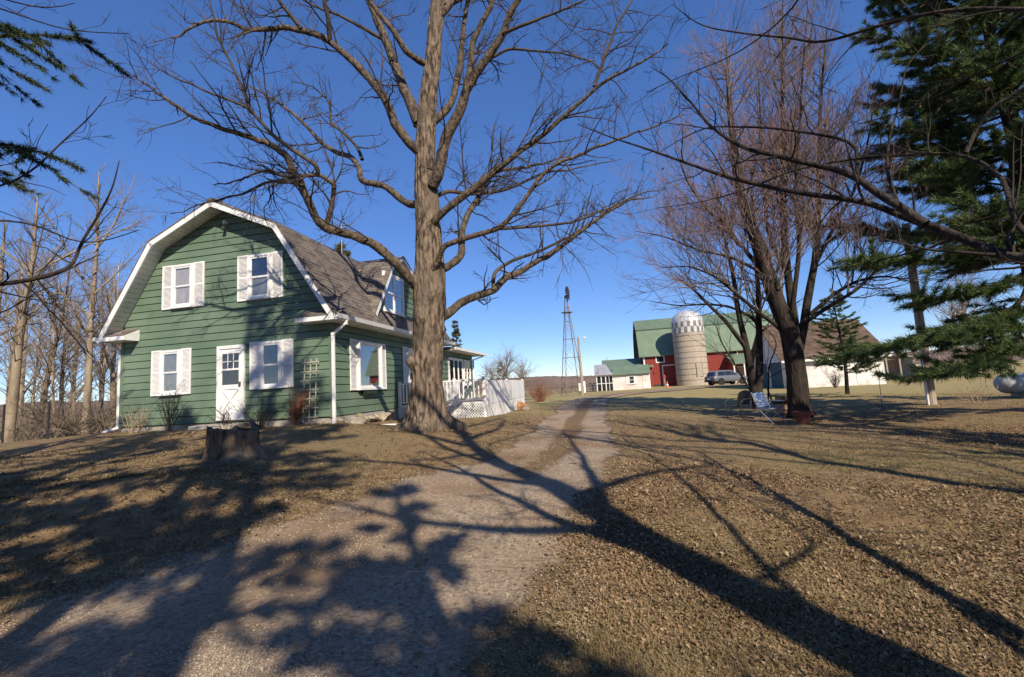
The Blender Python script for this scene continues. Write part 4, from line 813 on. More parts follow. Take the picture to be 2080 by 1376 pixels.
LIMBS = [  # (points px, depth start, depth end, radius start px-ish m, radius end, density)
 (z6([(985,1290),(960,1255),(900,1190),(800,1100),(700,1060),(580,1030),(540,985),(500,900),(460,810),(400,700),(330,650),(180,600),(0,540)]) + [(330,205),(262,150)], 10.9, 8.2, .125, .014),
 (z6([(580,1025),(608,930),(625,832),(545,792),(470,800),(390,800),(300,760),(200,800),(60,830)]) , 10.0, 8.8, .062, .010),
 (z6([(545,792),(545,750),(440,680),(330,600),(235,490),(212,420),(150,300),(100,200),(40,50),(0,-60)]), 9.5, 8.2, .05, .009),
 (z6([(235,490),(120,440),(0,390),(-120,330),(-260,240)]), 8.9, 8.0, .03, .008),
 (z6([(470,800),(300,820),(200,870),(60,900),(-60,925),(-160,960)]), 9.5, 8.7, .035, .008),
 (z6([(1000,920),(960,925),(920,900),(850,840),(740,820),(735,760),(700,710),(640,700),(560,640),(520,590),(440,520),(300,430),(180,380)]), 11.1, 13.0, .10, .012),
 (z6([(745,720),(725,665),(660,600),(600,555),(600,470),(520,400),(420,380)]), 11.8, 13.0, .05, .010),
 (z6([(1010,690),(960,650),(890,560),(850,450),(790,370),(700,270),(600,180),(540,145),(400,105),(230,110),(120,50),(20,40)]) + [(380,30),(330,50)], 10.9, 9.0, .12, .016),
 (z6([(600,180),(590,80),(560,-40),(520,-200)]), 9.8, 9.0, .06, .02), (z6([(470,130),(380,20),(300,-100),(200,-220)]), 9.4, 8.8, .05, .012),
 (z6([(1000,560),(965,470),(930,400),(885,280),(850,180),(800,60),(760,-60),(700,-250),(640,-420)]), 11.1, 12.0, .15, .03),
 (z6([(1040,290),(1000,275),(940,230),(880,130),(800,20),(720,-100),(640,-240)]), 11.0, 10.0, .09, .015),
 (z6([(860,190),(760,130),(640,60),(520,20),(420,-30)]), 11.6, 11.0, .06, .012),
 (z6([(1060,840),(1090,780),(1120,620),(1180,510),(1215,400),(1290,285),(1360,180),(1400,80),(1460,-30),(1520,-160),(1600,-330)]), 10.8, 9.6, .15, .03),
 (z6([(1210,410),(1235,300),(1240,200),(1290,80),(1335,-10),(1380,-150),(1400,-300)]), 10.3, 10.0, .09, .02),
 (z6([(1060,560),(1150,470),(1180,300),(1195,130),(1212,0),(1225,-150),(1230,-330)]), 11.2, 12.2, .10, .025),
 (z6([(1060,1010),(1105,960),(1180,900),(1290,810),(1400,720),(1560,600),(1680,490),(1790,390),(1900,330),(1990,290),(2100,200)]), 10.8, 9.2, .095, .012),
 (z6([(1790,390),(1850,240),(1900,120),(1980,0),(2040,-120)]), 9.6, 9.2, .045, .010),
 (z6([(1060,1220),(1090,1170),(1110,1110),(1230,1070),(1370,1030),(1480,910),(1530,830),(1620,750),(1800,690),(1990,620),(2150,560)]), 10.7, 9.4, .075, .010),
 (z6([(1360,1032),(1550,1020),(1700,1000),(1850,940),(1990,880),(2120,850)]), 10.2, 9.8, .04, .008),
 (z6([(1040,1240),(1130,1205),(1200,1150),(1195,1060),(1230,960),(1290,870),(1290,800),(1400,760),(1560,740),(1700,700)]), 11.2, 12.6, .11, .010),
 (z6([(1050,900),(1130,860),(1240,880),(1400,860),(1560,790),(1700,780),(1900,740)]), 11.2, 13.0, .06, .009),
 ([(880,655),(908,640),(940,612),(975,598),(1005,590),(1030,560)] + z6([(1450,1230),(1560,1160),(1640,1120),(1740,1050),(1860,960),(1990,890),(2120,860)]), 11.1, 12.3, .115, .012),
 ([(1003,592),(1001,568),(1008,548),(1040,530),(1100,508),(1160,480),(1230,440),(1310,400)], 11.6, 12.4, .055, .010),
 (z6([(1380,150),(1480,110),(1600,60),(1720,20),(1840,-40)]), 9.9, 9.2, .045, .010),
 (z6([(1290,285),(1400,220),(1520,230),(1660,235),(1780,260)]), 10.2, 9.6, .04, .009),
]
for k, (px, d0, d1, r0, r1) in enumerate(LIMBS):
    P = loc(sm(px_line(px, d0, d1), len(px) * 7), BT); n = len(P); rad = r1 + (r0 - r1) * (1 - np.linspace(0, 1, n)) ** .85
    P = P + np.cumsum(tw.r.normal(0, .012, (n, 3)), axis=0) * np.linspace(0, 1, n)[:, None]
    limb_mesh(P, rad, BARK_M if r0 > .06 else TWIG, big, n=10 if r0 > .06 else 7, rough=.12, seed=k)
    tw.spawn(P, rad, 1, {1: dict(n=3.4, len=1.6, abs=1, ang=(30, 75), r=.5, rmax=.024, sides=4, seg=6, wig=.17, up=.02, t0=.12), 2: dict(n=4.6, len=.5, ang=(25, 65), r=.62, rmax=.012, sides=3, seg=4, wig=.17, up=.02), 3: dict(n=5.5, len=.6, ang=(25, 60), r=.7, rmax=.0075, sides=3, seg=3, wig=.14, up=.02)})
# upper crown out of the frame, seen only by its shadow and from other positions
for a in range(7):
    az = a * .9; P = loc(TP_[112 + a * 4], BT); Q = tw.path(P, (math.cos(az), math.sin(az), .8), 4.0, 8, .14, .04); rr = np.linspace(.09, .012, 9); limb_mesh(Q, rr, BARK, big, n=6)
    tw.spawn(Q, rr, 1, {1: dict(n=1.8, len=1.5, abs=1, ang=(30, 70), r=.5, rmax=.03, sides=4, seg=5, wig=.16), 2: dict(n=3, len=.5, ang=(25, 60), r=.6, rmax=.01, seg=4)})
# sprouts on the trunk
tw.spawn(loc(TP_[50:110], BT), TR_[50:110], 1, {1: dict(n=9, len=.55, abs=1, ang=(50, 90), r=.04, rmax=.006, sides=3, seg=4, wig=.2), 2: dict(n=4, len=.5, ang=(30, 60), r=.7, rmax=.004, seg=3)})
tw.fine_mesh('crown', TWIG, big)

# --- generic bare tree
def bare_tree(name, label, base, stems, mt, twig_mt, cfg, seed, group=None, tipfrom=None, n_side=10, trunk_n=18):
    """stems: list of (points relative to base, r0, r1); the first is the trunk"""
    t = thing(name, label, 'tree', base, group=group); T_ = Tree(seed)
    for k, (P, r0, r1) in enumerate(stems):
        P = sm(P, max(14, len(P) * 5)); n = len(P); rad = r1 + (r0 - r1) * (1 - np.linspace(0, 1, n)) ** .9
        if k == 0: trunk_mesh(P, rad, mt, t, n=trunk_n, flare=.35, seed=seed, ridges=.6)
        else: limb_mesh(P, rad, mt, t, n=n_side, rough=.07, seed=seed + k)
        T_.spawn(P, rad, 1, cfg)
    T_.fine_mesh('crown', twig_mt, t, tipfrom); return t
# maple: stems traced, twigs rise steeply
MP = atd(1626, 846, 13.6); MP[2] = hz(MP[0], MP[1]) - .1
def rel(px, d0, d1, b): return px_line(px, d0, d1) - np.array(b)
mst = [(rel([(1626,846),(1622,800),(1615,740),(1608,700),(1600,665),(1580,620),(1560,560),(1530,470),(1505,400),(1490,300),(1480,200),(1476,90)], 13.6, 13.0, MP), .30, .016),
 (rel([(1615,745),(1618,690),(1612,640),(1600,560),(1592,470),(1590,380),(1590,250),(1588,120),(1590,0)], 13.5, 14.0, MP), .14, .014),
 (rel([(1622,720),(1634,660),(1640,610),(1658,520),(1662,420),(1664,300),(1668,180),(1680,60)], 13.6, 13.2, MP), .13, .014),
 (rel([(1618,700),(1606,650),(1618,560),(1625,500),(1615,400),(1622,290),(1630,150),(1640,20)], 13.4, 12.6, MP), .08, .009),
 (rel([(1606,690),(1570,655),(1540,635),(1500,600),(1450,560),(1400,540),(1340,545)], 13.5, 12.8, MP), .07, .008),
 (rel([(1590,620),(1540,540),(1490,480),(1440,430),(1400,380),(1370,300)], 13.4, 13.4, MP), .08, .009),
 (rel([(1645,640),(1690,600),(1740,570),(1800,560),(1860,575)], 13.6, 12.6, MP), .07, .010), (rel([(1636,655),(1680,625),(1740,590),(1790,540),(1850,500)], 13.4, 12.0, MP), .07, .010),
 (rel([(1655,540),(1700,450),(1740,380),(1765,280),(1780,180)], 13.5, 13.8, MP), .065, .010), (rel([(1560,560),(1480,520),(1420,510),(1350,480),(1290,470)], 13.3, 12.9, MP), .05, .008),
 (rel([(1600,560),(1560,480),(1550,380),(1545,260),(1540,140)], 13.7, 14.4, MP), .07, .010)]
MCF = {1: dict(n=6.4, len=3.0, abs=1, ang=(22, 70), r=.45, rmax=.026, sides=4, seg=7, wig=.07, up=.10, t0=.25, bias=.5), 2: dict(n=4.2, len=.55, ang=(18, 48), r=.6, rmax=.012, sides=3, seg=5, wig=.07, up=.07, bias=.4), 3: dict(n=3.8, len=.6, ang=(20, 45), r=.65, rmax=.006, sides=3, seg=3, wig=.08, up=.05)}
bare_tree('maple_tree', 'bare multi-stemmed maple with reddish twig tips and dark trunk on the lawn', MP, mst, BARK_D, TWIG_R, MCF, 21, tipfrom=2, trunk_n=26)
# two-stemmed tree left of the maple
P2 = atd(1538, 832, 14.2); P2[2] = hz(P2[0], P2[1]) - .1
st2 = [(rel([(1540,832),(1541,790),(1543,740),(1542,690),(1541,640),(1541,600),(1535,520),(1528,430),(1525,350)], 14.2, 14.2, P2), .13, .012),
 (rel([(1538,830),(1530,790),(1522,740),(1515,700),(1505,660),(1497,620),(1490,560),(1470,480),(1455,400)], 14.2, 13.6, P2), .13, .012),
 (rel([(1516,708),(1495,680),(1470,648),(1445,625),(1410,590),(1370,560)], 14.0, 13.2, P2), .08, .010), (rel([(1528,800),(1510,770),(1495,745),(1480,720),(1462,690),(1455,660),(1440,650)], 14.2, 13.4, P2), .035, .008),
 (rel([(1542,660),(1520,640),(1480,622),(1430,618),(1380,622),(1320,612)], 14.2, 13.2, P2), .05, .008), (rel([(1541,655),(1570,680),(1580,700),(1562,740),(1560,830)], 14.3, 14.3, P2)[::-1], .03, .008)]
C2 = {1: dict(n=3.6, len=1.5, abs=1, ang=(25, 65), r=.5, rmax=.018, sides=4, seg=6, wig=.10, up=.05, t0=.3), 2: dict(n=3.2, len=.5, ang=(20, 55), r=.6, rmax=.008, sides=3, seg=4, wig=.1, up=.03), 3: dict(n=3, len=.5, ang=(20, 50), r=.65, rmax=.005, seg=3)}
bare_tree('young_tree', 'slender dark two-stemmed bare tree beside the maple trunk', P2, st2, BARK_D, TWIG, C2, 22)
# --- near tree behind the camera on the right, limbs reach into view (its trunk shadow crosses the drive)
OB = np.array([3.55, -1.9, 0.0]); OB[2] = hz(OB[0], OB[1]) - .1
z7 = lambda L: [(1240 + a / 2.219, b / 2.219) for a, b in L]
ost = [(np.array([(0,0,0),(.02,.0,1.2),(.0,.05,2.4),(.05,.1,4.0),(.0,.15,6.0),(-.1,.1,8.0),(0,.2,10),(.1,.2,12.5)]), .30, .05)]
def olimb(px, d0, d1, pre, r0, r1): ost.append((np.concatenate([np.array(pre, float).reshape(-1, 3), rel(px, d0, d1, OB)]), r0, r1))
olimb(z7([(1900,1180),(1800,1160),(1700,1130),(1560,1060),(1450,1020),(1340,990),(1240,940),(1150,910),(1000,890),(840,870),(700,840),(560,810),(440,770),(300,720),(160,670),(0,620),(-150,560)]), 3.6, 6.6, [(0,0,1.7),(.25,2.0,2.1)], .075, .005)
olimb(z7([(1420,1012),(1300,930),(1200,870),(1110,800),(1000,760),(850,730),(740,700),(630,680),(530,630),(440,560),(370,470),(260,350),(180,300)]), 4.3, 6.4, [], .042, .005)
olimb(z7([(1110,800),(1115,670),(1060,630),(900,600),(700,575),(440,570),(330,620),(200,700)]), 5.0, 6.4, [], .024, .004)
olimb(z7([(1900,1090),(1864,1055),(1810,980),(1790,860),(1750,770),(1600,690),(1480,690),(1330,700),(1100,715),(930,745),(800,770),(640,850),(400,915),(200,940)]), 3.5, 6.0, [(0,0,2.6),(.6,2.2,2.6)], .04, .004)
olimb(z7([(2000,40),(1864,50),(1720,40),(1560,40),(1380,70),(1230,110),(1100,150),(1000,185),(920,200),(830,170),(650,160),(400,120),(280,20)]), 3.2, 5.4, [(0,0,3.6),(.4,1.6,4.0)], .042, .004)
olimb(z7([(1600,690),(1650,580),(1720,480),(1864,400),(1950,330)]), 4.2, 4.0, [], .022, .006); olimb(z7([(1864,240),(1740,290),(1640,330),(1500,420),(1380,500),(1250,520),(1120,560)]), 3.6, 4.8, [(0,0,4.2),(.7,1.8,3.4)], .028, .005)
olimb(z7([(1300,930),(1240,760),(1260,600),(1300,480),(1330,300),(1420,200)]), 4.6, 5.2, [], .018, .005); olimb(z7([(900,-60),(860,40),(720,130),(560,270),(330,330),(160,420)]), 5.0, 6.0, [(0,0,6.0),(-.8,2.5,7.2)], .03, .005)
for az, zz, ln in ((2.2,4.6,4.5),(1.2,5.4,5),(2.9,6.4,4.5),(.3,6.0,4),(3.9,5.2,4.2),(5.2,6,4),(1.9,8,4),(2.6,9,3.5),(.9,9.5,3.5),(4.5,8.5,3.4),(1.5,11,3),(2.3,7.2,5),(1.7,9.6,4.5),(2.9,10.6,4),(.5,10.8,3.5)):
    q_ = Tree(int(az*10)).path((0,.1,zz), (math.cos(az), math.sin(az), .55), ln, 8, .12, .04); ost.append((q_, .085, .012))
OCF = {1: dict(n=2.4, len=1.15, abs=1, ang=(30, 70), r=.5, rmax=.018, sides=4, seg=6, wig=.15, up=.02, t0=.25), 2: dict(n=3.4, len=.5, ang=(25, 60), r=.55, rmax=.006, sides=3, seg=4, wig=.15, up=.02), 3: dict(n=3, len=.5, ang=(25, 60), r=.6, rmax=.0035, seg=3)}
near = bare_tree('near_oak_tree', 'bare oak whose long dark branches with a few dead leaves overhang the yard', OB, ost, BARK_D, TWIG_D, OCF, 31, trunk_n=24)
lr = np.random.default_rng(5)
for k in range(46):      # dead leaves still hanging on the branches
    P = ost[1 + k % 8][0]; j_ = lr.integers(2, len(P)); p = P[j_] + lr.normal(0, .18, 3); B = MB(); a = lr.normal(0, 1, 3); a /= np.linalg.norm(a); b_ = np.cross(a, lr.normal(0, 1, 3)); b_ /= np.linalg.norm(b_); c_ = np.cross(a, b_); l_ = .05
    B.add([p, p+a*l_*.5+b_*l_*.4, p+a*l_*1.1+c_*.01, p+a*l_*.5-b_*l_*.4+c_*.012], [(0,1,2),(0,2,3)]); o = B.build('dead_leaf', LEAF, near, fix=False)
# ------------------------------------------------------------------ conifers
def conifer(name, label, base, hgt, spread, seed, mt, tuft=.16, wd=.014, nb=12, per_m=9, whorl=.45, z0=.8, droop=.0, trunk_r=.16, lean=(0, 0), shape=1.0, bark=BARK_D, group=None, az_ok=None, extra=(), gap=0.0, sub=1.0, uptip=.06):
    t = thing(name, label, 'tree', base, group=group); T_ = Tree(seed); r = T_.r
    n = 24; zz = np.linspace(0, hgt, n); P = np.stack([lean[0]*zz/hgt + .05*np.sin(zz), lean[1]*zz/hgt + .04*np.cos(zz*1.3), zz], 1); rad = np.linspace(trunk_r, .015, n)
    trunk_mesh(P, rad, bark, t, n=14, flare=.25, seed=seed, ridges=.5)
    C, D = [], []
    def needles(Q, from_=.25):
        L = np.linalg.norm(np.diff(Q, axis=0), axis=1).sum(); m_ = max(2, int(L * per_m)); tt = from_ + (1 - from_) * r.random(m_)
        k = np.clip((tt * (len(Q) - 1)).astype(int), 0, len(Q) - 2); f = (tt * (len(Q) - 1) - k)[:, None]; p = Q[k] + (Q[k+1] - Q[k]) * f; d = Q[k+1] - Q[k]; d = d / (np.linalg.norm(d, axis=1)[:, None] + 1e-9)
        C.append(p); D.append(d)
    z_ = z0; brs = []
    while z_ < hgt * .985:
        u = (z_ - z0) / (hgt - z0); ln = spread * ((1 - u) ** shape) * r.uniform(.75, 1.1) + .12
        for k in range(r.integers(4, 7)):
            if r.random() < gap: continue
            az = r.uniform(0, 2*math.pi)
            if az_ok and not az_ok(az, z_): continue
            brs.append((z_ + r.uniform(-.12, .12), az, ln * r.uniform(.6, 1.1), None))
        z_ += whorl * r.uniform(.8, 1.25) * (1.1 - .5*u)
    for zb, az, ln, pts in brs + list(extra):
        if pts is None:
            b0 = np.array([np.interp(zb, zz, P[:, 0]), np.interp(zb, zz, P[:, 1]), zb]); Q = T_.path(b0, (math.cos(az), math.sin(az), .12 - droop), ln, 7, .06, uptip - droop*.05)
        else: Q = sm(pts, 16); ln = np.linalg.norm(np.diff(Q, axis=0), axis=1).sum()
        r0 = max(.008, ln * .013); rr = np.linspace(r0, .004, len(Q)); T_.fine.append((Q, rr, 4, 1)); needles(Q, .35)
        m_ = max(2, int(ln * 5.0 * sub))
        for _ in range(m_):
            f = r.uniform(.2, 1); k = min(int(f * (len(Q)-1)), len(Q)-2); p = Q[k]; d = Q[k+1]-Q[k]; d /= np.linalg.norm(d) + 1e-9; s_ = np.cross(d, (0,0,1)) * (1 if r.random() < .5 else -1)
            q_ = T_.path(p, d*.75 + s_*.8 + np.array([0,0,-droop + r.normal(0,.12)]), min(1.0, max(.12, ln * r.uniform(.15, .38) * (1.15 - f*.6))), 4, .08, .02 - droop*.15); T_.fine.append((q_, np.linspace(.006, .003, 5), 3, 2)); needles(q_, .1)
    tag(T_.fine_mesh('branches', bark, t), kind='stuff')
    C = np.concatenate(C); D = np.concatenate(D); V, Fc = blades(C, D, tuft, wd, nb, .55, r, droop*.3); tn = np.repeat(np.clip(r.normal(.38, .32, len(C)), 0, 1), nb * 3)
    raw_mesh('crown', V, Fc, mt, t, smooth=False, tint=tn); return t
PB = np.array([13.9, 11.6, 0.0]); PB[2] = hz(13.9, 11.6) - .1
pex = []
for px, d0, d1, zb in (([(2090,612),(2040,640),(1960,668),(1890,690),(1830,702),(1770,714),(1715,724)], 11.4, 10.6, 4.2), ([(2080,640),(2010,672),(1950,690),(1900,700)], 11.2, 10.2, 3.6), ([(2085,700),(2000,735),(1940,755),(1880,765)], 11.0, 9.6, 3.0), ([(2090,560),(2000,590),(1920,610),(1850,600)], 11.5, 11, 4.6), ([(2080,520),(1980,540),(1900,530),(1800,525),(1720,530)], 11.6, 11.2, 5.0)):
    pex.append((0, 0, 0, np.concatenate([[(0, 0, zb)], rel(px, d0, d1, PB)])))
conifer('pine_tree', 'tall dark green white pine with long level limbs on the lawn', PB, 17.5, 4.9, 41, NEEDLE, tuft=.21, wd=.018, nb=16, per_m=15, whorl=.5, z0=4.2, droop=.02, trunk_r=.30, shape=.55, extra=pex, sub=2.0, gap=.08)
SPB = atd(1722, 797, 23.0); SPB[2] = hz(SPB[0], SPB[1]) - .05
conifer('spruce_tree', 'small young spruce with bare lower trunk in front of the white garage', SPB, 5.5, 1.9, 42, NEEDLE, tuft=.13, wd=.022, nb=11, per_m=18, whorl=.25, z0=1.25, droop=.05, trunk_r=.10, shape=.75)
# spruce left of the camera: only branch tips reach into view
LSB = np.array([-8.6, 4.6, 0.0]); LSB[2] = hz(-8.6, 4.6) - .1
lex = [(0, 0, 0, np.concatenate([[(0, 0, 6.3)], rel(px, 5.2, 5.0, LSB)])) for px in ([(-60,80),(0,72),(70,70),(130,72),(195,88)], [(-60,50),(0,60),(80,78),(110,95)])] + [(0, 0, 0, np.concatenate([[(0, 0, 4.2)], rel(px, 5.2, 5.0, LSB)])) for px in ([(-60,285),(0,292),(60,300),(110,315),(165,345)],)]
conifer('hemlock_tree', 'dark spruce at the left edge with drooping branch tips', LSB, 11, 2.1, 43, NEEDLE_S, tuft=.10, wd=.012, nb=12, per_m=22, whorl=.5, z0=3.0, droop=.35, trunk_r=.2, extra=lex, gap=.2)
# evergreens behind the camera whose dappled shade falls over the drive and yard
SH = [(-.5, -3.9, 18, 3.0, 'tall spruce behind the yard casting dappled shade on the drive'), (-3.2, -2.8, 14, 2.9, 'dense spruce behind the yard nearest the stump side'), (1.7, -6.8, 21, 3.4, 'taller spruce standing behind the near oak'), (-8.6, -1.0, 11, 2.7, 'broad spruce behind the left edge of the yard'),
      (-2.2, -6.8, 17, 3.4, 'tallest spruce in the row behind the yard'), (-6.1, -2.9, 12, 2.8, 'spruce second from the left in the row behind the yard'), (11.4, 2.0, 9, 2.6, 'spruce right of the yard casting long shade on the lawn'), (16.2, 5.2, 11, 2.8, 'spruce standing beyond the first one right of the yard'), (20.5, 9.0, 12, 3.0, 'far spruce at the right side of the lawn'), (2.3, -3.9, 8.5, 2.2, 'small spruce close beside the near oak'), (-10.8, .4, 11, 2.8, 'spruce at the left end of the row behind the yard')]
for k, (x, y, h_, sp_, lb) in enumerate(SH):
    conifer('spruce_tree', lb, (x, y, hz(x, y) - .1), h_, sp_, 50 + k, NEEDLE_S, tuft=.24, wd=.07, nb=9, per_m=7, whorl=.6, z0=1.5, droop=.12, trunk_r=.2, gap={0: .40, 1: .20, 2: .26, 4: .30, 6: .35, 9: .4}.get(k, .14))
# far conifers
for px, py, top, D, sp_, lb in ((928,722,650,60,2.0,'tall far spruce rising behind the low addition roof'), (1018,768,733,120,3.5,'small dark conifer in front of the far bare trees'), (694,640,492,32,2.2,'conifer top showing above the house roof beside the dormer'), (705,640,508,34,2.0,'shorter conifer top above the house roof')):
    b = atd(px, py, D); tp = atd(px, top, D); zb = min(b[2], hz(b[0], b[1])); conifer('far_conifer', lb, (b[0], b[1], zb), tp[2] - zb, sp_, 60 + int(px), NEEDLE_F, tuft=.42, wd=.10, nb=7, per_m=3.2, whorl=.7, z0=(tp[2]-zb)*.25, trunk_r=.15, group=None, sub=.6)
# ------------------------------------------------------------------ woods left of the house
def wood_stems(r, h_, r0, lean=0.0, forks=5):
    st = [(np.array([(0,0,0),(lean*.15,.05,h_*.2),(lean*.4,0,h_*.45),(lean*.7,.1,h_*.7),(lean,0,h_)]), r0, .02)]; T_ = Tree(int(r.integers(1e6)))
    for k in range(forks):
        z_ = h_ * r.uniform(.35, .8); az = r.uniform(0, 6.28); st.append((T_.path((lean*z_/h_, 0, z_), (math.cos(az)*.7, math.sin(az)*.7, .8), h_*r.uniform(.25, .45), 7, .10, .06), r0*.28, .010))
    return st
WCF = {1: dict(n=3.6, len=1.8, abs=1, ang=(25, 60), r=.5, rmax=.022, sides=4, seg=5, wig=.12, up=.05, t0=.3), 2: dict(n=2.3, len=.5, ang=(25, 55), r=.6, rmax=.014, sides=3, seg=4, wig=.12, up=.03), 3: dict(n=2.4, len=.55, ang=(25, 55), r=.7, rmax=.009, seg=3)}
wr = np.random.default_rng(77)
WL = [(18,830,15.5,9,.16,.6,'leaning pale-barked tree at the edge of the woods'), (172,872,17.5,11,.135,.15,'straight pale-trunked tree nearest the house wall'), (228,868,21,9,.15,-.2,'thick grey tree trunk behind the house corner'), (70,850,19,8,.13,1.2,'crooked brown tree leaning right in the woods'),
      (120,860,24,10,.12,.1,'thin bare sapling tree deep in the woods'), (268,800,30,13,.24,.3,'tall spreading bare tree behind the roof eave'), (330,700,34,13,.26,-.5,'wide bare tree crown above the left roof slope'), (-40,850,18,10,.20,.5,'bare tree at the far left of the woods'), (205,860,27,11,.13,-.3,'slim forked tree behind the pale trunks'), (40,850,28,12,.2,.0,'tall bare tree behind the leaning one'), (140,860,33,12,.2,.4,'distant bare tree in the middle of the woods'), (60,858,22,8,.08,.3,'thin grey sapling beside the crooked tree'), (110,862,19,7,.06,-.4,'leaning thin sapling near the fence post'), (200,866,23,9,.09,.4,'slender tree right of the straight pale trunk'), (150,864,28,10,.1,-.2,'slender tree left of the straight pale trunk'), (10,852,24,11,.12,.3,'tall thin tree behind the leaning pale one'), (90,855,38,12,.16,.1,'far bare tree low in the woods'), (235,840,40,14,.2,.2,'far tall bare tree right behind the house corner'), (180,850,45,14,.2,-.3,'far bare tree behind the straight trunk')]
for k, (px, py, D, h_, r0, lean, lb) in enumerate(WL):
    b = atd(px, py, D); b[2] = hz(b[0], b[1]) - .1
    bare_tree('woodland_tree', lb, b, wood_stems(wr, h_, r0, lean, 7 if D < 25 else 9), BARK_L if k not in (3, 4, 8) else BARK, TWIG_L, WCF, 100 + k, n_side=7, trunk_n=12)
SHC = {1: dict(n=1.5, len=1.9, abs=1, ang=(30, 65), r=.55, rmax=.035, sides=4, seg=6, wig=.13, up=.03, t0=.25), 2: dict(n=2.2, len=.5, ang=(25, 60), r=.6, rmax=.016, sides=3, seg=4, wig=.13), 3: dict(n=2, len=.5, ang=(25, 55), r=.7, rmax=.009, seg=3)}
for x, y, h_, r0, sd, lb in ((8.6, -2.4, 13, .2, 171, 'bare tree behind the yard right of the near oak'), (12.6, -3.6, 14, .24, 172, 'bare tree behind the yard farthest to the right')):
    bare_tree('woodland_tree', lb, (x, y, hz(x, y) - .1), wood_stems(wr, h_, r0, .4, 13), BARK_D, TWIG_D, SHC, sd, n_side=6, trunk_n=14)
# bare tree off the left edge: one low limb with twigs crosses the view
LB = np.array([-8.2, 2.6, 0.0]); LB[2] = hz(-8.2, 2.6) - .1
z5 = lambda L: [(a / 1.5286, b / 1.5286) for a, b in L]
lst = [(np.array([(0,0,0),(.05,0,1.5),(0,.1,3),(.1,0,5),(0,.1,7.5),(.1,.1,9)]), .17, .03)]
for px, d0, d1, zb, r0 in ((z5([(-60,890),(0,885),(100,870),(210,845),(235,820),(240,770),(300,680),(350,590),(370,500)]), 4.2, 5.2, 2.6, .045), (z5([(-60,690),(0,680),(120,690),(240,770),(330,750),(430,715)]), 4.4, 5.4, 3.0, .022), (z5([(-60,600),(0,585),(100,540),(200,430),(270,380),(330,300)]), 4.6, 5.2, 3.4, .022), (z5([(-40,20),(60,40),(160,90),(260,100),(400,105)]), 4.8, 5.6, 6.4, .02), (z5([(-60,-20),(40,5),(140,40),(230,10)]), 4.8, 5.4, 6.6, .02), (z5([(-60,1000),(40,960),(120,900),(170,890)]), 4.6, 6.0, 2.2, .016)):
    lst.append((np.concatenate([[(0, 0, zb)], rel(px, d0, d1, LB)]), r0, .005))
bare_tree('bare_tree', 'dark bare tree at the left edge with one low limb reaching across the view', LB, lst, BARK_D, TWIG_D, OCF, 33, trunk_n=14)
# far bare trees: right of the deck, beyond the garage, behind the outbuilding
for k, (px, py, top, D, sp_, lb) in enumerate(((998,780,742,100,.9,'low far bare tree above the white fence'), (1030,778,722,112,1.0,'tallest of the far bare trees beyond the deck'), (1062,778,735,105,1.0,'far bare tree right of the tallest one beyond the deck'), (1952,752,600,44,.5,'pale bare tree at the right field edge'), (1975,750,560,47,.5,'taller bare tree at the right field edge'), (1235,760,735,130,.8,'faint far bare tree above the outbuilding roof'))):
    b = atd(px, py, D); tp = atd(px, top, D); b[2] = hz(b[0], b[1]) - .1; h_ = tp[2] - b[2]; st = wood_stems(wr, h_, .02*h_ + .05, .2, 18 if k < 3 else 12); bare_tree('far_bare_tree', lb, b, st, BARK_L, TWIG_L, {1: dict(n=1.8, len=(.42 if k < 3 else .28)*h_, abs=1, ang=(20, 60), r=.6, rmax=.06, sides=3, seg=4, wig=.1, up=.05), 2: dict(n=1.9, len=.5, ang=(20, 55), r=.7, rmax=.035, seg=3), 3: dict(n=1.5, len=.5, ang=(20, 50), r=.8, rmax=.02, seg=3)}, 140 + k, n_side=5, trunk_n=8)
# ------------------------------------------------------------------ shrubs and brush
def shrub(label, base, h_, n, spread, mt, seed, lean=(0, 0), name='shrub', group=None):
    t = thing(name, label, 'shrub', base, group=group); T_ = Tree(seed)
    for _ in range(n):
        az = T_.rnd(0, 6.28); s_ = T_.rnd(.1, 1) * spread; Q = T_.path((math.cos(az)*s_*.2, math.sin(az)*s_*.2, -.05), (math.cos(az)*s_+lean[0], math.sin(az)*s_+lean[1], 1), h_*T_.rnd(.6, 1.1), 6, .12, .02); rr = np.linspace(.012, .003, 7)*(h_/1.0)**.5; T_.fine.append((Q, rr, 4, 1)); T_.spawn(Q, rr, 2, {2: dict(n=7/h_, len=.4, ang=(25, 60), r=.6, rmax=.006, seg=4, wig=.15), 3: dict(n=10/h_, len=.5, ang=(25, 60), r=.7, rmax=.004, seg=3)})
    T_.fine_mesh('stems', mt, t); return t
TAN = mat('pale_stems', (.42,.31,.20), (.32,.22,.14), 3, .9); RUST = mat('rusty_stems', (.30,.13,.07), (.22,.10,.06), 3, .9)
def hl(x, y, dz=0): p = HC + dX * x + dY * y; return (p[0], p[1], hz(p[0], p[1]) + dz)
shrub('pale bare shrub under the left ground floor window', hl(-5.95, -.45), .95, 13, .5, TAN, 201); shrub('dark upright bare shrub right of the left window', hl(-4.85, -.4), 1.25, 12, .18, TWIG_D, 202); shrub('low dark shrub beside the front door', hl(-2.75, -.55), .75, 12, .7, TWIG_D, 203); shrub('dark twiggy shrub under the right ground floor window', hl(-1.9, -.45), 1.0, 14, .5, TWIG_D, 204); shrub('rust coloured dry vine at the foot of the trellis', hl(-.95, -.35), 1.0, 34, .22, RUST, 205, (.12, 0))
b = atd(1097, 812, 30); shrub('reddish bare bush beyond the white deck fence', (b[0], b[1], hz(b[0], b[1])), 1.35, 60, .9, RUST, 206)
b = atd(1985, 812, 15); shrub('small dry twiggy bush beside the propane tank', (b[0], b[1], hz(b[0], b[1])), .9, 10, .6, TAN, 207)
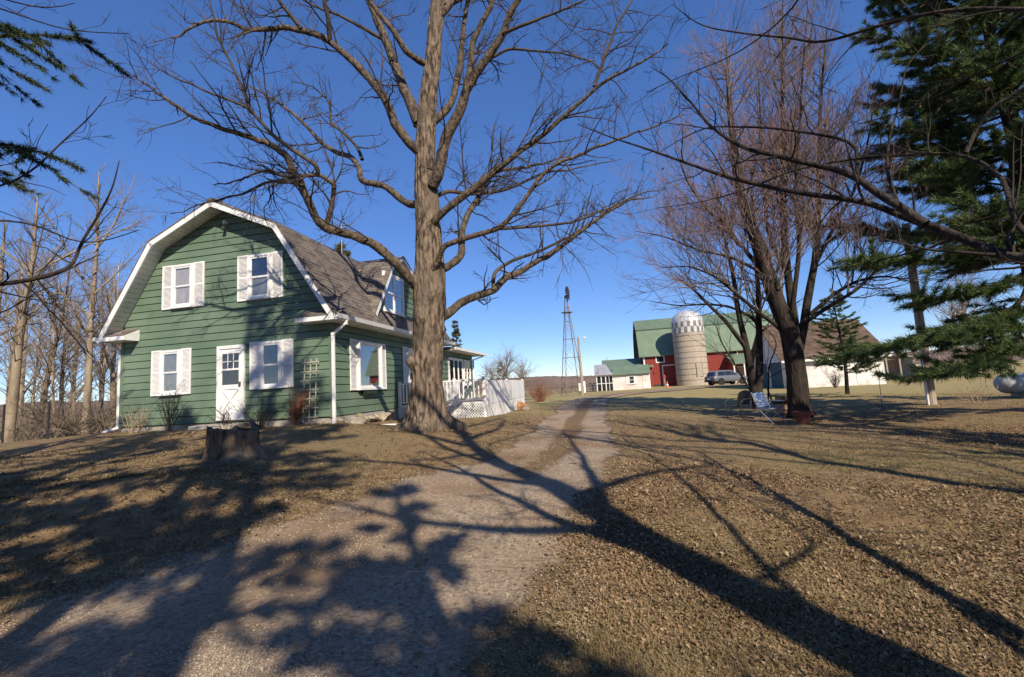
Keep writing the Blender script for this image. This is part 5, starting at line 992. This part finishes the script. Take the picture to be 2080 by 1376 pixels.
b = atd(1640, 786, 33.5); shrub('bare bush against the white garage wall', (b[0]+1.2, b[1]-1.2, hz(b[0], b[1])), 1.4, 30, .5, TWIG, 208)
def brush(name, n, fx, h_, mt, seed, rr0=.012):
    T_ = Tree(seed)
    for _ in range(n):
        x, y = fx(T_.r); z_ = hz(x, y); az = T_.rnd(0, 6.28); Q = T_.path((x, y, z_ - .05), (math.cos(az)*.7, math.sin(az)*.7, T_.rnd(.5, 1.3)), h_*T_.rnd(.5, 1.3), 7, .16, -.05); r_ = np.linspace(rr0, .004, 8); T_.fine.append((Q, r_, 3, 1)); T_.spawn(Q, r_, 2, {2: dict(n=2.6, len=.45, ang=(25, 70), r=.6, rmax=.008, seg=4, wig=.18), 3: dict(n=3, len=.5, ang=(25, 60), r=.7, rmax=.005, seg=3)})
    o = T_.fine_mesh(name, mt, None); tag(o, kind='stuff'); return o
def in_wood(r):
    px = r.uniform(-60, 235); D = r.uniform(15.5, 30); p = atd(px, 850, D); return p[0], p[1]
tag(brush('brush', 750, in_wood, 2.1, TWIG_L, 301), 'tangled bare brush filling the woods left of the house', 'brush')
tag(brush('undergrowth', 260, in_wood, 2.6, BARK_D, 302, .016), 'dark woody undergrowth between the woodland trunks', 'undergrowth')
def far_band(r):
    px = r.uniform(1062, 1230); D = r.uniform(75, 160); p = atd(px, 790, D); return p[0], p[1]
tag(brush('far_brush', 260, far_band, 3.2, mat('mauve_brush', (.24,.17,.14), (.17,.12,.10), 2, 1), 303, .05), 'brown brush on the low ground beyond the windmill', 'brush')
# ------------------------------------------------------------------ small things
SB = np.array([-5.0, 8.0, 0.0]); SB[2] = hz(-5.0, 8.0) - .06
stp = thing('tree_stump', 'rotten brown tree stump with hollow top in front of the house', 'stump', SB)
n = 40; th = np.arange(n) * 2*math.pi/n; rows = 16; V = []
for k in range(rows):
    f = k / (rows - 1); z_ = .58 * f; rr = (.37 - .03*f + .17*math.exp(-f*8)) * (1 + .10*np.sin(th*5+1) + .14*(vnoise(th*3, th*0+f*2, 9) - .5) + .06*np.sin(th*13+f)); zz = z_ + (.22*(vnoise(th*2.5, th*0+3, 4) - .4) if k == rows-1 else 0) + 0*th
    V.append(np.stack([rr*np.cos(th)*1.08, rr*np.sin(th), zz], 1))
for k in range(4): V.append(np.stack([(.27-.05*k)*np.cos(th), (.25-.05*k)*np.sin(th), .50-.08*k+.05*np.sin(th*3)], 1))
q = (np.arange(rows+3)[:, None]*n + np.arange(n)[None]); Fq = np.stack([q, np.roll(q, -1, 1), np.roll(q, -1, 1)+n, q+n], 2).reshape(-1, 4)
raw_mesh('body', np.concatenate(V), Fq, STUMPW, stp, smooth=False)
def tulip_chair(label, px, py, D, rz, mt=IRON):
    p = atd(px, py, D); t = thing('metal_chair', label, 'chair', (p[0], p[1], hz(p[0], p[1])), rz, 'old metal lawn chairs under the maple')
    sv = [(x, y, .38 + .05*(abs(x)/.25)**2 + (.03 if y < -.15 else 0)) for y in np.linspace(-.24, .2, 5) for x in np.linspace(-.24, .24, 6)]
    o = MB().add(sv, [(j_*6+i_, j_*6+i_+1, j_*6+i_+7, j_*6+i_+6) for j_ in range(4) for i_ in range(5)]).build('seat', mt, t, fix=False); o.modifiers.new('t', 'SOLIDIFY').thickness = .012
    bv = [(x*(1 - .25*max(0, v-.6)), .22 + .10*v - .05*(abs(x)/.25)**2, .42 + .45*v - .08*(abs(x)/.25)**2*v) for v in np.linspace(0, 1, 6) for x in np.linspace(-.25, .25, 6)]
    o = MB().add(bv, [(j_*6+i_, j_*6+i_+1, j_*6+i_+7, j_*6+i_+6) for j_ in range(5) for i_ in range(5)]).build('backrest', mt, t, fix=False); o.modifiers.new('t', 'SOLIDIFY').thickness = .012
    for s_ in (-1, 1):
        MB().tube(sm([(s_*.27, .25, .62), (s_*.30, .0, .62), (s_*.30, -.24, .58), (s_*.28, -.28, .3), (s_*.27, -.24, .03), (s_*.27, .0, .015), (s_*.27, .28, .015)], 24), .014, 6).build('side_frame', mt, t)
    MB().tube([(-.27, .26, .02), (.27, .26, .02)], .013, 6).build('rear_bar', mt, t); return t
tulip_chair('black metal lawn chair standing apart left of the two-stemmed tree', 1502, 830, 14.0, R(-70)); tulip_chair('black metal lawn chair between the two trunks', 1585, 826, 14.6, R(60))
p = atd(1567, 856, 12.6); fc = thing('folding_chair', 'folding lawn chair with blue webbing under the maple', 'chair', (p[0], p[1], hz(p[0], p[1])), R(25))
ALU = mat('aluminium_tube', (.55,.55,.56), None, 3, .4, metal=.6); BLUE = mat('blue_webbing', (.04,.09,.24), (.28,.31,.38), 14, .8, contrast=(.5, .6))
for s_ in (-1, 1):
    MB().tube([(s_*.26, -.25, 0), (s_*.26, .18, .40), (s_*.26, .32, .85)], .012, 6).build('leg', ALU, fc); MB().tube([(s_*.27, .28, 0), (s_*.27, -.22, .40)], .012, 6).build('leg', ALU, fc); MB().tube([(s_*.27, -.22, .58), (s_*.27, .26, .60)], .014, 6).build('armrest', ALU, fc)
for k in range(5): MB().box(-.25, .25, -.2+k*.08, -.135+k*.08, .395, .405).build('seat_strap', BLUE, fc)
for k in range(6): MB().beam((-.25, .20+k*.022, .46+k*.068), (.25, .20+k*.022, .46+k*.068), .012, .058).build('back_strap', BLUE, fc)
p = atd(1633, 868, 12.2); fp = thing('flower_pot', 'empty red clay flower pot at the foot of the maple', 'flower pot', (p[0], p[1], hz(p[0], p[1])))
POT = mat('red_clay', (.26,.075,.06), (.19,.055,.045), 5, .8)
MB().lathe([(.15, 0), (.19, .20), (.17, .2), (.13, .02)], 20).build('bowl', POT, fp, smooth=False); MB().lathe([(.20, .20), (.23, .21), (.235, .30), (.215, .30), (.19, .21)], 20).build('rim', POT, fp); MB().lathe([(.01, .2), (.2, .21)], 16).build('soil', STUMPW, fp)
p = atd(1597, 828, 15.0); wb = thing('wooden_crate', 'tan wooden crate behind the folding chair', 'crate', (p[0], p[1], hz(p[0], p[1])), R(10))
PLY = mat('tan_planks', (.42,.28,.18), (.33,.21,.13), 5, .8, .2)
for k in range(5): MB().box(-.22, .22, -.2, -.18, .02+k*.11, .115+k*.11).build('plank', PLY, wb); MB().box(-.22, .22, .18, .2, .02+k*.11, .115+k*.11).build('plank', PLY, wb)
for s_ in (-1, 1): MB().box(s_*.22-.012, s_*.22+.012, -.178, .178, 0, .57).build('side', PLY, wb)
for px, py, D, lb in ((97, 893, 14.2, 'dark steel fence post at the edge of the woods'), (5, 899, 13.6, 'second steel fence post nearer the left edge')):
    p = atd(px, py, D); t = thing('fence_post', lb, 'post', (p[0], p[1], hz(p[0], p[1]))); MB().prism([(-.025,-.02),(.025,-.02),(.025,-.012),(.005,-.012),(.005,.025),(-.005,.025),(-.005,-.012),(-.025,-.012)], -.1, 1.15, 'z').build('shaft', IRON, t); MB().box(-.05, .05, -.025, -.021, .1, .3).build('anchor_plate', IRON, t)
def stone(label, px, py, D, s_, mt, seed):
    p = atd(px, py, D); r = np.random.default_rng(seed); bm = bmesh.new(); bmesh.ops.create_icosphere(bm, subdivisions=3, radius=1)
    for v in bm.verts: v.co *= 1 + .35*(vnoise(np.array([v.co.x*1.7+seed]), np.array([v.co.y*1.7+v.co.z*2.1]), seed)[0]-.5); v.co.x *= s_[0]; v.co.y *= s_[1]; v.co.z *= s_[2]
    me = bpy.data.meshes.new('rock'); bm.to_mesh(me); bm.free(); me.materials.append(mt); o = bpy.data.objects.new('rock', me); col.objects.link(o); o.location = (p[0], p[1], hz(p[0], p[1]) + s_[2]*.3); tag(o, label, 'rock')
stone('orange boulder at the far corner of the white deck fence', 1056, 832, 20.5, (.42, .35, .26), mat('orange_stone', (.48,.22,.09), (.36,.17,.08), 4, .9, .6), 3); stone('small grey rock beside the orange boulder', 1068, 838, 19.6, (.2, .16, .12), STONE, 4)
stone('tan rock lying at the house corner', 725, 857, 11.9, (.24, .18, .14), STONE, 5)
for px0, px1, py0, py1, D, lb in ((232, 232, 540, 700, 24, 'thin television antenna mast standing behind the left roof eave'), (700, 700, 455, 520, 25, 'television antenna above the roof behind the big tree limb')):
    tp = atd(px0, py0, D); b = atd(px1, 800, D); b[2] = hz(b[0], b[1]); t = thing('tv_antenna', lb, 'antenna', b); hh = tp[2] - b[2]
    MB().tube([(0, 0, 0), (0, 0, hh)], .022, 6).build('mast', GREYM, t); MB().tube([(-.9, .3, hh-.1), (.9, -.3, hh-.1)], .014, 5).build('boom', GREYM, t)
    for k in range(9): x = -.85 + k*.21; MB().tube([(x-.15, -x*.33-.5-.02*k, hh-.1), (x+.15, -x*.33+.5+.02*k, hh-.1)], .008, 4).build('element', GREYM, t)
p = atd(1792, 832, 14.5); t = thing('garden_stake', 'thin metal garden stake with white tag on the lawn', 'stake', (p[0], p[1], hz(p[0], p[1]))); MB().tube([(0,0,-.05),(.02,0,.5),(.05,0,1.15)], .008, 5).build('rod', IRON, t); MB().box(-.03,.03,-.015,-.009,.38,.46).build('tag_plate', WHITE, t)
# ------------------------------------------------------------------ leaf litter, straw and pebbles
gr = np.random.default_rng(9)
def scatter(n, mode):
    px = gr.uniform(-450, 2650, n * 3); v = gr.random(n * 3); py = 800 + (1560 - 800) * v ** (1.2 if mode != 'peb' else .8)
    du, dv = px - 1040, py - 688; u = du*cr - dv*sr; vv = du*sr + dv*cr; rx, ry, rz = u, F*cp + vv*sp, F*sp - vv*cp
    ok = rz < -8; px, py, rx, ry, rz = px[ok], py[ok], rx[ok], ry[ok], rz[ok]; z_ = np.full(len(rx), .3)
    for _ in range(5): t_ = (z_ - H) / rz; x = rx*t_; y = ry*t_; z_ = ground_z(x, y)
    ok = (y > .9) & (y < 26) & (np.abs(x) < 28); x, y = x[ok], y[ok]; hx = (x - HC[0])*dX[0] + (y - HC[1])*dX[1]; hy = (x - HC[0])*dY[0] + (y - HC[1])*dY[1]; ok = ~((hx < .1) & (hx > -7.3) & (hy > -.1)) & ~((hx > 0) & (hx < 3.3) & (hy > 3.7) & (hy < 11.2)); x, y = x[ok], y[ok]
    dd = on_drive(x, y); pr = gr.random(len(x)); pat = vnoise(x*.45+7, y*.45+3, 31)
    pat2 = vnoise(x*1.1, y*1.1, 77); keep = {'leaf': pr < np.maximum(np.clip((dd - .6) / .5, .008, 1), np.where((dd < .22) & (y > 6.5), .35, 0)) * np.where(x > .3, np.clip(2.2*(pat-.40) + .7*(pat2-.5), .035, .9), .12 + .5*np.clip(pat-.3, 0, 1) + .2*(pat2-.5)), 'straw': pr < np.maximum(np.clip((dd - .65) / .4, .006, 1), np.where((dd < .22) & (y > 6.5), .5, 0)) * (.3 + .7*pat2), 'peb': (dd < 1.0) & (pr < np.clip(1.6*(pat2-.25), .08, 1))}[mode]
    x, y = x[keep][:n], y[keep][:n]; return x, y, ground_z(x, y)
def litter(name, n, ln, wd, mt, mode, label, curl=.4):
    x, y, z_ = scatter(n, mode); n = len(x); a = gr.uniform(0, 6.28, n); tilt = gr.normal(0, .32, n); sz = np.clip(np.exp(gr.normal(-.12, .32, n)), .4, 1.35) * np.interp(np.hypot(x, y), [2, 6], [.8, 1.1]); l_ = ln*sz; w_ = wd*sz*gr.uniform(.5, 1.4, n); D_ = np.stack([np.cos(a)*np.cos(tilt), np.sin(a)*np.cos(tilt), np.sin(tilt)], 1); S_ = np.stack([-np.sin(a), np.cos(a), gr.normal(0, .3, n)], 1); c = np.stack([x, y, z_ + .008 + .006*gr.random(n)], 1); up_ = np.array([0, 0, 1.0]); cu = (curl*w_*gr.uniform(.1, 1.0, n))[:, None]
    V = np.stack([c - D_*l_[:, None]/2, c + S_*w_[:, None]/2 + up_*cu, c + D_*l_[:, None]/2 + up_*cu*.6, c - S_*w_[:, None]/2 + up_*cu*.7, c + D_*l_[:, None]*.05], 1); V[..., 2] = np.maximum(V[..., 2], (z_ + .003)[:, None]); q = np.arange(n)[:, None]*5
    Fc = np.concatenate([q + np.array(t_) for t_ in ((0,1,4),(1,2,4),(2,3,4),(3,0,4))], 0); o = raw_mesh(name, V.reshape(-1, 3), Fc, mt, smooth=False, tint=np.repeat(gr.random(n)**1.5, 5)); tag(o, label, mode if mode != 'peb' else 'pebbles', kind='stuff')
litter('fallen_leaves', 170000, .030, .020, LEAF, 'leaf', 'brown fallen leaves scattered over the lawn', .9)
def straw_mesh(n):
    x, y, z_ = scatter(n, 'straw'); n = len(x); a = gr.uniform(0, 6.28, n); h_ = gr.uniform(.008, .045, n); L_ = gr.uniform(.03, .09, n); c = np.stack([x, y, z_ - .004], 1); s_ = np.stack([-np.sin(a), np.cos(a), 0*a], 1)*.0035*(1 + y/6)[:, None]; tip = c + np.stack([np.cos(a)*L_, np.sin(a)*L_, h_], 1)
    V = np.stack([c - s_, c + s_, tip], 1).reshape(-1, 3); tn = np.clip((vnoise(x*.7+1, y*.7, 41) - .55)*2.5 + gr.normal(0, .15, n), 0, 1); tag(raw_mesh('dry_grass', V, np.arange(len(V)).reshape(-1, 3), STRAW, smooth=False, tint=np.repeat(tn, 3)), 'short dry grass of the lawn', 'grass', kind='stuff')
straw_mesh(190000)
def pebbles(n):
    x, y, z_ = scatter(n, 'peb'); n = len(x); s_ = gr.uniform(.0035, .010, n)*(.8 + y/9); o6 = np.array([(1,0,0),(0,1,0),(-1,0,0),(0,-1,0),(0,0,.7),(0,0,-.7)])[None]*gr.uniform(.6, 1.25, (n, 6, 1)); a = gr.uniform(0, 6.28, n); ca, sa = np.cos(a), np.sin(a); rot = np.stack([np.stack([ca, -sa, 0*a], 1), np.stack([sa, ca, 0*a], 1), np.stack([0*a, 0*a, 1+0*a], 1)], 1)
    V = np.einsum('nij,nkj->nki', rot, o6)*s_[:, None, None] + np.stack([x, y, z_ + .006 + s_*.2], 1)[:, None]; f8 = np.array([(0,1,4),(1,2,4),(2,3,4),(3,0,4),(1,0,5),(2,1,5),(3,2,5),(0,3,5)]); Fc = (np.arange(n)[:, None, None]*6 + f8[None]).reshape(-1, 3)
    tag(raw_mesh('gravel_stones', V.reshape(-1, 3), Fc, PEB, smooth=False, tint=np.repeat(gr.random(n)**2, 6)), 'loose gravel stones on the drive', 'gravel', kind='stuff')
pebbles(40000)
